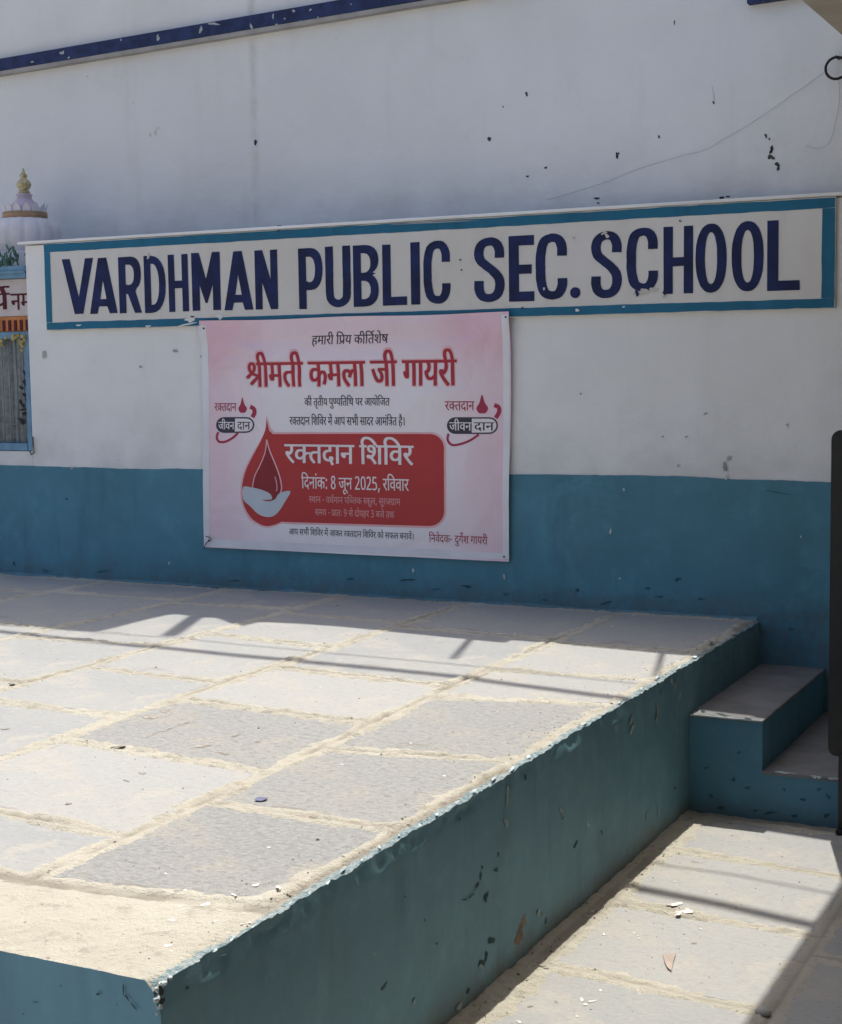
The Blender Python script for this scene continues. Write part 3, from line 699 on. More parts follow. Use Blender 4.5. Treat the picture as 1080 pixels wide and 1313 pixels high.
# =================================================================== TALL WALL BEHIND
TALL = empty('tall_building_wall', (-3.6, tall_y(-3.6), 0), 'tall pale whitewashed building wall rising behind the sign with a dark blue band', 'building')
prof = []
edge_px = [(-200, 787), (0, 801.7), (60, 806), (122, 810.5), (150, 803), (185, 795), (217, 788), (230, 788), (251, 791.5), (278, 792.5), (292, 798), (310, 803), (329, 798), (345, 798), (384, 800), (500, 808), (620, 818), (760, 830), (894, 842)]
for (a, b) in edge_px:
    c = caster(on_z(a, b, H)); prof.append((c[0], c[2]))
prof = [(-12, prof[0][1])]+prof+[(-1.9, prof[-1][1]-.01), (-.9, prof[-1][1]-.02)]
V = []; F = []
for x, z in prof:
    y = tall_y(x); V += [(x, y, 0), (x, y, 2.2), (x, y, z), (x+.014, y+.12, z-.01), (x+.014, y+.12, 0)]
for i in range(len(prof)-1):
    for k_ in range(4): F.append((5*i+k_, 5*i+5+k_, 5*i+6+k_, 5*i+1+k_))
mesh('plastered_wall', V, F, M_TALL, TALL)
# projecting blue band with grey underside
def band(name, xa, xb, z0_, z1_, pr, mat):
    V = []
    n = 30
    for i in range(n+1):
        x = xa+(xb-xa)*i/n; y = tall_y(x); j = .0015*math.sin(i*1.7)
        V += [(x, y-pr, z0_+j), (x, y-pr, z1_), (x, y+.01, z1_), (x, y+.01, z0_)]
    F = []
    for i in range(n):
        for k_ in range(4): F.append((4*i+k_, 4*i+4+k_, 4*i+4+(k_+1) % 4, 4*i+(k_+1) % 4))
    F += [(0, 1, 2, 3), (4*n+3, 4*n+2, 4*n+1, 4*n)]
    return mesh(name, V, F, mat, TALL)
zb1 = on_tall(0, 91, .05)[2]; zb2 = on_tall(0, 75, .05)[2]
band('blue_band', -9, -2.9, zb1+.001, zb2, .05, M_NAVY)
band('band_underside', -9, -2.9, zb1-.022, zb1, .048, M_CONC)
pA = on_tall(958, 4, .05); pB = on_tall(992, 0, .05)
band('blue_band', pA[0], pB[0]+.25, pA[2], pA[2]+.06, .05, M_NAVY)
flakes('band_chip', [(203, 48, 2.6, 5, .2), (275, 30, 8, 2.4), (258, 37, 2.4, 6), (80, 67, 3.5, 3), (322, 33, 1.6, 7, -.3), (350, 20, 1.6, 4), (377, 14, 2, 3), (398, 12, 2, 2), (41, 79, 3, 1.5), (155, 51, 1.6, 1.4), (385, 27, 1.4, 1.8), (355, 31, 1.8, 1.5), (408, 22, 1, 2.4), (88, 74, 2, 1.5), (450, 5, 1.4, 1), (365, 24, 1.2, 1.8)], lambda a, b, d: on_tall(a, b, .05+d), plain('grey_band_chip', (.36, .40, .42), .9), TALL, .0008, 40, .6, .75)
flakes('plaster_hole_shade', [(675, 120, 1.6, 2.6), (628, 178, 2, 3, .4), (791, 200, 1.6, 4), (793, 197, 1.6, 1.4), (845, 175, 1.2, 2.2), (700, 215, 1.6, 1.4), (677, 226, 1.6, 1.2), (982, 174, 1.6, 2.6), (987, 178, 1.2, 1.4), (989, 192, 2.2, 5, .4), (988, 201, 3.2, 2.6), (992, 203, 2, 2), (997, 210, 3.2, 2.4), (998, 216, 1.6, 4), (328, 181, 1.6, 3), (327, 184, 1, 3), (357, 290, 2.4, 1.2), (766, 254, 4, 1.2), (926, 253, 4, 1.3), (934, 252, 2.5, 1), (915, 131, 1, 2), (865, 28, .8, 3), (645, 137, .8, 1.2), (767, 270-10, 2, .8)], pl_tall, M_CHIPD, TALL, .0015, 41, .5)  # flat dark flakes at plaster chips, recess shade put into their colour
flakes('pale_scuff', [(199, 170, 1.6, 5), (203, 164, 2, 1.4), (193, 173, 1.2, 3), (915, 120, .9, 10)], pl_tall, plain('pale_scuff', (.56, .56, .55), .9), TALL, .001, 42, .5)
# roof posts (out of frame above; their shadows fall on the platform)
for i, ((ax, ay), (bx, by), r_) in enumerate([((243, 790), (208, 817), .042), ((601, 817), (573, 848), .017), ((846, 838), (834, 872), .013)]):
    a = caster(on_z(ax, ay, H)); b = caster(on_z(bx, by, H))
    P0 = (a[0], tall_y(a[0])+.06, a[2]-.35); P1 = (b[0]*.0+a[0]+(b[0]-a[0]), tall_y(b[0])+.06, b[2]-.01)
    tube('roof_post', [P0, P1], r_, M_IRON, TALL)

# hanging cables whose shadows cross the paving
def shadow_cable(name, pts, r_, label, off=.05):
    out = []
    for (a, b, z) in pts:
        c = caster(on_z(a, b, z)); out.append((c[0], c[1]-.0, c[2]))
    out = sorted(out, key=lambda p: p[0])
    f, l = out[0], out[-1]
    d0 = np.array(out[0])-np.array(out[1]); d0 /= np.linalg.norm(d0); d1 = np.array(out[-1])-np.array(out[-2]); d1 /= np.linalg.norm(d1)
    out = [tuple(np.array(f)+d0*4)]+out+[tuple(np.array(l)+d1*3)]
    sm = [tuple(p) for p in smoothline(out, 5)]
    # drop duplicates where the platform and ground readings overlap
    o = tube(name, sm, r_, M_BLACK, None, 8)
    tag(o, label, 'cable')
    return o, sm
c1, _s1 = shadow_cable('overhead_cable', [(0, 809.7, H), (55, 816, H), (139, 824.5, H), (222, 832, H), (300, 840, H), (421, 851, H), (579, 867, H), (638, 875, H), (801, 896, H), (920, 1159, 0), (1040, 1186, 0)], .032, 'thick black overhead cable bundle above the wall, casting the wide shadow line')
c2, _s2 = shadow_cable('overhead_cable', [(122, 810.5, H), (222, 818, H), (300, 826, H), (387, 834, H), (593, 853, H), (653, 860, H), (832, 878, H), (940, 1122, 0), (1060, 1145, 0)], .0065, 'thin black overhead cable above the wall, casting the narrow shadow line')

# iron ring and cords on the tall wall
rc = on_tall(1073, 87, .045)
V = []; ringpts = []
for k_ in range(29):
    a = 2*PI*k_/28; ringpts.append((rc[0]+.046*math.cos(a), rc[1], rc[2]+.045*math.sin(a)))
RING = tube('iron_ring', ringpts, .0058, M_IRON, None, 8, cap=False); tag(RING, 'black iron ring fixed high on the tall wall near the beige slab corner', 'ring')
stp = on_tall(1073, 87, 0)
o = tube('ring_bolt', [(rc[0]+.0, rc[1]+.06, rc[2]+.046), (rc[0], rc[1]-.006, rc[2]+.046)], .006, M_IRON, RING, 6)
o.parent = RING
def cord(pts, label, off=.012):
    P = smoothline([on_tall(a, b, off) for a, b in pts], 5)
    o = tube('cord', [tuple(p) for p in P], .0010, plain('grey_cord', (.40, .41, .42), .9), None, 5); tag(o, label, 'cord'); return o
cord([(1062, 89), (1030, 112), (1000, 133), (960, 160), (925, 180), (905, 192), (870, 201), (820, 216), (780, 232), (740, 245), (702, 256)], 'long thin grey cord running down the tall wall from the iron ring towards the sign')
cord([(1075, 97), (1077, 125), (1072, 155), (1066, 178), (1056, 189), (1045, 190), (1033, 187)], 'short curled grey cord hanging straight below the iron ring')

# =================================================================== SHRINE at the left
SH = empty('shrine', (-6.3, .25, 1.28), 'small painted shrine with ribbed white dome left of the school sign', 'shrine')
M_PINKW = plain('shrine_pinkish_plaster', (.52, .46, .45), .85, var=.1)
M_LBLUE = plain('shrine_light_blue_paint', (.16, .30, .42), .7, var=.15)
M_ORNG = plain('shrine_orange_paint', (.52, .20, .07), .7, var=.15)
M_MAROON = plain('maroon_letter_paint', (.09, .012, .02), .7, var=.2)
M_GOLD = plain('dull_gold_paint', (.46, .39, .22), .45, .5, .3, var=.35, sc=60)
M_DOME = plain('white_dome_paint', (.66, .64, .67), .7, var=.06)
M_LILAC = plain('lilac_dome_paint', (.55, .46, .55), .7, var=.15)
M_BRONZE = plain('brown_gold_ring_paint', (.34, .22, .13), .6, var=.2)
M_CURT = plain('grey_curtain_cloth', (.33, .35, .34), .9, var=.2, sc=30)
M_GREEN = plain('green_plant_leaf', (.07, .15, .12), .7, var=.4, sc=30)
M_YEL = plain('marigold_yellow', (.42, .35, .14), .8, var=.2, sc=50)
M_GLASSD = plain('dark_window_recess', (.03, .035, .04), .5, var=.2)
XR = XL-.004; XW = -7.8
box('wall', XW, XR, .07, .62, 1.282, 2.30, M_PINKW, SH, .003)
box('text_panel', XW, XR, .028, .069, 2.03, 2.235, plain('panel_pinkish_white', (.58, .52, .50), .85, var=.07), SH, .002)
box('cornice', XW, XR, -.005, .069, 2.237, 2.305, M_LBLUE, SH, .006)
box('cornice_lip', XW, XR, -.018, .05, 2.262, 2.276, M_LBLUE, SH, .003)
box('fringe_board', XW, XR, .022, .069, 1.945, 2.028, M_ORNG, SH, .002)
for i in range(26):
    x = XR-.018-.0415*i
    box('fringe_slot', x-.009, x+.009, .0165, .0215, 1.95, 2.008, M_MAROON, SH)
# window: blue frame, curtain, bars
FR = empty('window', (-6.3, .05, 1.3), 'x', 'x'); del FR['label']; del FR['category']; FR.parent = SH; FR.location = Vector((-6.3, .05, 1.3))-SH.location
def wbox(n, *a): return box(n, *a, FR, .002)
wbox('window_frame', XR-.028, XR+.002, .0, .069, 1.284, 1.943, M_LBLUE)
wbox('window_sill', XW, XR-.030, -.004, .069, 1.284, 1.325, M_LBLUE)
wbox('window_head', XW, XR-.030, .006, .069, 1.905, 1.943, M_LBLUE)
xs = np.arange(XW, XR-.03, .004); zs = np.linspace(1.327, 1.903, 12)
Xc, Zc = np.meshgrid(xs, zs, indexing='ij')
grid_mesh('curtain', Xc, .052+.010*np.sin(Xc*150+1.5*np.sin(Xc*40)), Zc, M_CURT, FR)
for i in range(16):
    x = XR-.06-.05*i
    tube('window_bar', [(x, .022, 1.32), (x, .022, 1.91)], .0045, plain('bar_grey_paint', (.25, .28, .28), .6) if i == 0 else bpy.data.materials['bar_grey_paint'], FR, 6)
tube('window_crossbar', [(XW, .018, 1.43), (XR-.03, .018, 1.43)], .005, bpy.data.materials['bar_grey_paint'], FR, 6)
# cut iron leaves on the grille
def leafblob(pts, name, mat, y, parent):
    bm = bmesh.new()
    for (x, z, a, L, Wd) in pts:
        n = 8; ring = []
        for k_ in range(n):
            t = 2*PI*k_/n; u = L*math.cos(t)/2; v = Wd*math.sin(t)/2*(1-.4*math.cos(t))
            ring.append((x+u*math.cos(a)-v*math.sin(a), z+u*math.sin(a)+v*math.cos(a)))
        f = [bm.verts.new((p[0], y-.002*math.sin(i), p[1])) for i, p in enumerate(ring)]; g = [bm.verts.new((p[0], y+.004, p[1])) for p in ring]
        bm.faces.new(f); bm.faces.new(g[::-1])
        for i in range(n): bm.faces.new((f[(i+1) % n], f[i], g[i], g[(i+1) % n]))
        y -= .0007
    return bm_obj(name, bm, mat, parent)
pts = []
r5 = random.Random(5)
for i in range(16):
    p = on_y(26+r5.uniform(0, 10), 478+i*4.2+r5.uniform(-2, 2), .012)
    pts.append((p[0], p[2], r5.uniform(0, 3), r5.uniform(.03, .055), r5.uniform(.012, .022)))
leafblob(pts, 'grille_leaf_ornament', M_IRON, .014, FR)['kind'] = 'stuff'
pts = []
for i in range(34):
    a = r5.choice([(22, 431), (26, 436), (30, 441), (33, 447), (18, 433), (4, 436), (1, 442), (30, 433)])
    p = on_y(a[0]+r5.uniform(-3, 3), a[1]+r5.uniform(-3, 3), .0)
    pts.append((p[0], p[2], r5.uniform(0, 3), .022, .018))
leafblob(pts, 'marigold_garland', M_YEL, .002, SH)['kind'] = 'stuff'
tube('hanging_hook', [tuple(on_y(42, 560, -.006)), tuple(on_y(43, 572, -.012)), tuple(on_y(44, 580, -.012)), tuple(on_y(40, 583, -.01)), tuple(on_y(38, 578, -.008))], .0035, plain('rusty_hook', (.16, .10, .08), .8), SH, 6)
# painted plant reliefs over the cornice
pts = []
for i in range(230):
    x = XR-.02-r5.uniform(0, .55)
    z = 2.315+abs(r5.gauss(0, .045)); cl = math.sin((x-XR)*2*PI/.13+.8)
    if cl < -.25: continue
    pts.append((x, min(z, 2.41), PI/2+r5.uniform(-.9, .9), r5.uniform(.03, .06), r5.uniform(.008, .014)))
leafblob(pts, 'painted_foliage', M_GREEN, .05, SH)['kind'] = 'stuff'
box('parapet', XW, XR, .12, .60, 2.302, 2.40, M_DOME, SH, .004)
# dome
dc = on_y(33, 300, .32); DC = (float(dc[0]), .32, 2.40)
R0 = .20
dprof = [(.15, -.02), (.17, .0), (.188, .03), (.20, .065), (.205, .10), (.198, .135), (.182, .165), (.155, .185), (.125, .195)]
D0 = lathe('dome', dprof, DC, M_DOME, SH, n=96, lobes=14, amp=.07)
ringz = .195
lathe('dome_ring', [(.118, ringz-.004), (.126, ringz), (.126, ringz+.034), (.112, ringz+.036)], DC, M_BRONZE, SH, n=36)
# lotus petals standing on the ring
for i in range(14):
    a = 2*PI*i/14+.1; c_, s_ = math.cos(a), math.sin(a)
    V = []; F = []
    for k_ in range(5):
        t = k_/4; hw = .022*(1-t**2.2)+.001; rr2 = .118+.016*t*t
        for sg in (-1, 1):
            V.append((DC[0]+rr2*c_-sg*hw*s_, DC[1]+rr2*s_+sg*hw*c_, DC[2]+ringz+.034+.05*t))
    for sg in (0,):
        n0 = len(V)
    V2 = [(DC[0]+(x-DC[0])*.95, DC[1]+(y-DC[1])*.95, z) for x, y, z in V]
    n0 = len(V); V = V+V2
    for k_ in range(4):
        F.append((2*k_, 2*k_+1, 2*k_+3, 2*k_+2)); F.append((n0+2*k_+2, n0+2*k_+3, n0+2*k_+1, n0+2*k_))
        F.append((2*k_, 2*k_+2, n0+2*k_+2, n0+2*k_)); F.append((2*k_+1, n0+2*k_+1, n0+2*k_+3, 2*k_+3))
    mesh('lotus_petal', V, F, M_DOME, SH)
lathe('upper_dome', [(.09, ringz+.03), (.088, ringz+.05), (.078, ringz+.075), (.06, ringz+.095), (.045, ringz+.108), (.040, ringz+.125), (.046, ringz+.13), (.046, ringz+.138), (.03, ringz+.142)], DC, M_LILAC, SH, n=48, lobes=10, amp=.08)
kz = ringz+.14
lathe('finial', [(.028, kz), (.036, kz+.008), (.030, kz+.018), (.024, kz+.022), (.036, kz+.035), (.042, kz+.052), (.036, kz+.070), (.020, kz+.084), (.014, kz+.092), (.022, kz+.098), (.022, kz+.108), (.012, kz+.114), (.010, kz+.124), (.004, kz+.142), (.0005, kz+.150)], DC, M_GOLD, SH, n=24)

# =================================================================== PORCH SLAB at the upper right (the camera stands under it)
PORCH = empty('porch', (.6, -4, 0), 'beige concrete porch slab cut by the upper right corner of the picture', 'porch')
box('roof_slab', -1.382, 3.2, -9.6, -.03, 3.062, 3.24, M_BEIGE, PORCH, .006)
box('unseen_porch_wall', -1.38, 1.249, -9.6, -9.4, -.1, 3.061, M_BEIGE, PORCH, .004)  # added unseen end wall, put in to darken the shaded ground under the porch
box('unseen_porch_wall', 1.25, 1.45, -9.6, -.03, -.1, 3.061, M_BEIGE, PORCH, .004)
for yp in (-9.3,):
    box('porch_pillar', -1.1, -.85, yp-.12, yp+.12, -.1, 3.061, M_BEIGE, PORCH, .01)

# ---- black barrier at the right edge
BAR = empty('metal_barrier', (-.75, -1.12, 0), 'black metal barrier panel with rounded corners cut by the right edge beside the steps', 'barrier')
def rrect(x0_, x1_, z0_, z1_, r_, y0_, y1_, name, mat, parent, rb=None):
    P = []
    for cx_, cz_, a0, rr3 in ((x1_, z1_, 0, r_), (x0_, z1_, PI/2, r_), (x0_, z0_, PI, rb or r_), (x1_, z0_, 3*PI/2, r_)):
        cx2 = cx_-rr3 if cx_ == x1_ else cx_+rr3; cz2 = cz_-rr3 if cz_ == z1_ else cz_+rr3
        for k_ in range(7): a = a0+PI/2*k_/6; P.append((cx2+rr3*math.cos(a), cz2+rr3*math.sin(a)))
    bm = bmesh.new(); f = [bm.verts.new((p[0], y0_, p[1])) for p in P]; g = [bm.verts.new((p[0], y1_, p[1])) for p in P]; n = len(P)
    bm.faces.new(f); bm.faces.new(g[::-1])
    for i in range(n): bm.faces.new((f[(i+1) % n], f[i], g[i], g[(i+1) % n]))
    bmesh.ops.recalc_face_normals(bm, faces=bm.faces[:])
    bmesh.ops.bevel(bm, geom=[e for e in bm.edges if abs(e.verts[0].co.y-e.verts[1].co.y) < 1e-6], offset=.004, segments=2, affect='EDGES')
    return bm_obj(name, bm, mat, parent)
rrect(-1.19, -.35, .287, 1.478, .035, -1.125, -1.100, 'panel', M_BLACK, BAR, rb=.03)
P = [(-1.150, -1.1125, .03), (-1.150, -1.1125, .27)]
for x in (-1.135, -.42):
    box('leg', x-.016, x+.016, -1.130, -1.096, .004, .30, M_BLACK, BAR, .003)
    box('foot', x-.02, x+.02, -1.15, -.0-1.09, .004, .02, M_BLACK, BAR, .004)
rrect(-1.12, -.42, .36, 1.40, .03, -1.131, -1.1262, 'raised_frame', M_BLACK, BAR)

# =================================================================== BANNER
BX0, BX1 = on_y(260, 560, -.02)[0], on_y(654.5, 560, -.02)[0]
BZ0, BZ1 = .792, 1.972
def bz_bot(x): t = (x-BX0)/(BX1-BX0); return .790-.0*t+.004*math.sin(t*9)
def by(x, z):
    x = np.asarray(x, float); z = np.asarray(z, float)
    u = (x-BX0)/(BX1-BX0); v = (z-BZ0)/(BZ1-BZ0)
    y = -.020-.011*np.clip((z-1.86)/.07, 0, 1)
    d = u-(1-v)*.55                                   # folds fanning down from the upper left nail
    y = y - .007*np.exp(-(d/.035)**2)*np.clip(v, 0, 1) - .006*np.exp(-((u-(1-v)*1.3)/.04)**2)*v - .004*np.exp(-((u-(1-v)*.18)/.02)**2)*v
    y = y - .006*np.exp(-((1-u-(1-v)*.8)/.045)**2)*v - .004*np.exp(-((1-u-(1-v)*.25)/.02)**2)*v - .005*np.exp(-((v-.93+.12*np.sin(u*3.14))/.03)**2)
    y = y - .008*fbm(u*2.6, v*3.4, 61, 3) - .0026*fbm(u*7+v*3, v*6, 62, 2)
    edge_ = np.minimum(np.minimum(u, 1-u)*1.68, np.minimum(v, 1-v)*1.18)
    y = y - .006*np.clip(1-edge_/.05, 0, 1)**2*(.5+fbm(u*4, v*4, 64, 2))
    return y - .006*np.clip(v-.9, 0, 1)*10*(1-np.exp(-((u-0)/.08)**2))*(1-np.exp(-((u-1)/.08)**2))*.5
BAN = empty('blood_donation_banner', ((BX0+BX1)/2, -.02, BZ0), 'pinkish vinyl blood donation camp banner with Hindi lettering nailed below the sign', 'banner')
def banner_mat():
    q = NT('pink_printed_vinyl'); X = q.xyz()
    cx = q.math('ABSOLUTE', X[0]); cz = X[2]
    hx = (BX1-BX0)/2
    ex = q.ramp(cx, .35, hx, 0, 1)
    tz = q.ramp(cz, .80, 1.15, 0, .6)
    f = q.math('MINIMUM', q.math('ADD', q.math('MULTIPLY', ex, .75), tz), 1.0)
    c = q.mix(f, (.86, .82, .85), (.78, .50, .58))
    n = q.noise(3, 4, .6)
    c = q.mix(q.ramp(n, .35, .7, 0, .35), c, (.82, .72, .77))
    q.b.inputs['Specular IOR Level'].default_value = .4
    return q.done(c, .36, q.math('ADD', q.noise(7, 3, .5, (1, 1, 1.0), 1.0), q.math('MULTIPLY', q.noise(2.4, 2, .4, (1, 1, 1), 1.5), 3.0)), .55, .012, .45)
M_VINYL = banner_mat()
def vin(name, c): return plain(name, c, .45, .4, var=.05, sc=5)
M_HEM = vin('white_vinyl_hem', (.76, .75, .78)); M_RED = vin('print_red', (.46, .032, .035)); M_DRED = vin('print_dark_red', (.26, .012, .025)); M_PRED = vin('print_headline_red', (.42, .02, .04))
M_PINK = vin('print_pale_pink', (.80, .45, .48)); M_WPR = vin('print_white', (.80, .74, .75)); M_INK = vin('print_navy_black', (.035, .03, .06)); M_FADE = vin('print_faded_pink', (.66, .33, .33)); M_HAND = vin('print_pale_grey_blue', (.52, .58, .64)); M_CRIM = vin('print_crimson', (.38, .02, .07))
nx, nz = 150, 120
us = np.linspace(0, 1, nx); vs = np.linspace(0, 1, nz)
Ub, Vb = np.meshgrid(us, vs, indexing='ij')
Xb = BX0+(BX1-BX0)*Ub+.022*(Vb-.5)+.004*np.sin(Vb*5+1)*(Ub < .5)-.003*np.sin(Vb*7)*(Ub > .5)+.012*Vb**6*(1-Ub)**8
sagtop = .010*np.sin(Ub*PI*2.0)**2*.5
Zb = BZ0+(BZ1-BZ0-sagtop)*Vb
grid_mesh('vinyl_sheet', Xb, by(Xb, Zb), Zb, M_VINYL, BAN)
def refine(V2, F, lim=.022):
    V2 = [tuple(v) for v in V2]; out = []; cache = {}
    st = [tuple(f) for f in F]
    def midp(i, j):
        k_ = (min(i, j), max(i, j))
        if k_ not in cache: cache[k_] = len(V2); V2.append(tuple((p+q_)/2 for p, q_ in zip(V2[i], V2[j])))
        return cache[k_]
    while st:
        a, b, c = st.pop()
        L = [(math.dist(V2[a][:2], V2[b][:2]), a, b, c), (math.dist(V2[b][:2], V2[c][:2]), b, c, a), (math.dist(V2[c][:2], V2[a][:2]), c, a, b)]
        m_, p, q_, r_ = max(L)
        if m_ < lim: out.append((a, b, c)); continue
        k_ = midp(p, q_); st.append((p, k_, r_)); st.append((k_, q_, r_))
    return V2, out
def print_mesh(name, V2, F, mat, lvl, parent=BAN):
    """V2 (x,z) world points laid on the banner's own folded surface, lvl sheets of ink above it"""
    V2, F = refine(V2, [f for f in F if len(f) == 3])
    V2 = np.asarray(V2, float)
    y = by(V2[:, 0], V2[:, 1])-.0007-.00035*lvl
    F2 = []
    for f in F:
        a, b, c = V2[f[0]], V2[f[1]], V2[f[2]]
        ar = (b[0]-a[0])*(c[1]-a[1])-(c[0]-a[0])*(b[1]-a[1])
        F2.append(tuple(f) if ar > 0 else tuple(f)[::-1])
    V = np.stack([V2[:, 0], y, V2[:, 1]], -1)
    return mesh(name, V, F2, mat, parent, smooth=True)
def wp(px, py): p = on_y(px, py, -.022); return (p[0], p[2])
def print_poly(name, loops_px, mat, lvl, dice=.03, smooth_n=0):
    loops = [[wp(*p) for p in l] for l in loops_px]
    flat, F = poly_faces(loops)
    bm = bmesh.new(); vs_ = [bm.verts.new((p[0], 0, p[1])) for p in flat]
    for f in F:
        try: bm.faces.new([vs_[i] for i in f])
        except Exception: pass
    xs_ = [p[0] for p in flat]; zs_ = [p[1] for p in flat]
    for ax, lo, hi in ((0, min(xs_), max(xs_)), (2, min(zs_), max(zs_))):
        t = math.ceil(lo/dice)*dice
        while t < hi:
            no = (1, 0, 0) if ax == 0 else (0, 0, 1); co_ = (t, 0, 0) if ax == 0 else (0, 0, t)
            bmesh.ops.bisect_plane(bm, geom=bm.verts[:]+bm.edges[:]+bm.faces[:], plane_co=co_, plane_no=no)
            t += dice
    bmesh.ops.triangulate(bm, faces=bm.faces[:])
    bm.verts.index_update()
    V2 = [(v.co.x, v.co.z) for v in bm.verts]; FF = [[v.index for v in f.verts] for f in bm.faces]; bm.free()
    return print_mesh(name, V2, FF, mat, lvl)
def line_px(pts, w, closed=False):
    return stroke(pts, w, closed)
# hems
print_poly('white_hem', [[(258, 418), (267.5, 417.5), (269, 701), (262, 701)]], M_HEM, .2)
print_poly('white_hem', [[(645.5, 404), (654.5, 403), (653, 717), (645, 716)]], M_HEM, .2)
print_poly('white_hem', [[(269, 691), (645, 709), (645, 717), (269, 701)]], M_HEM, .2)
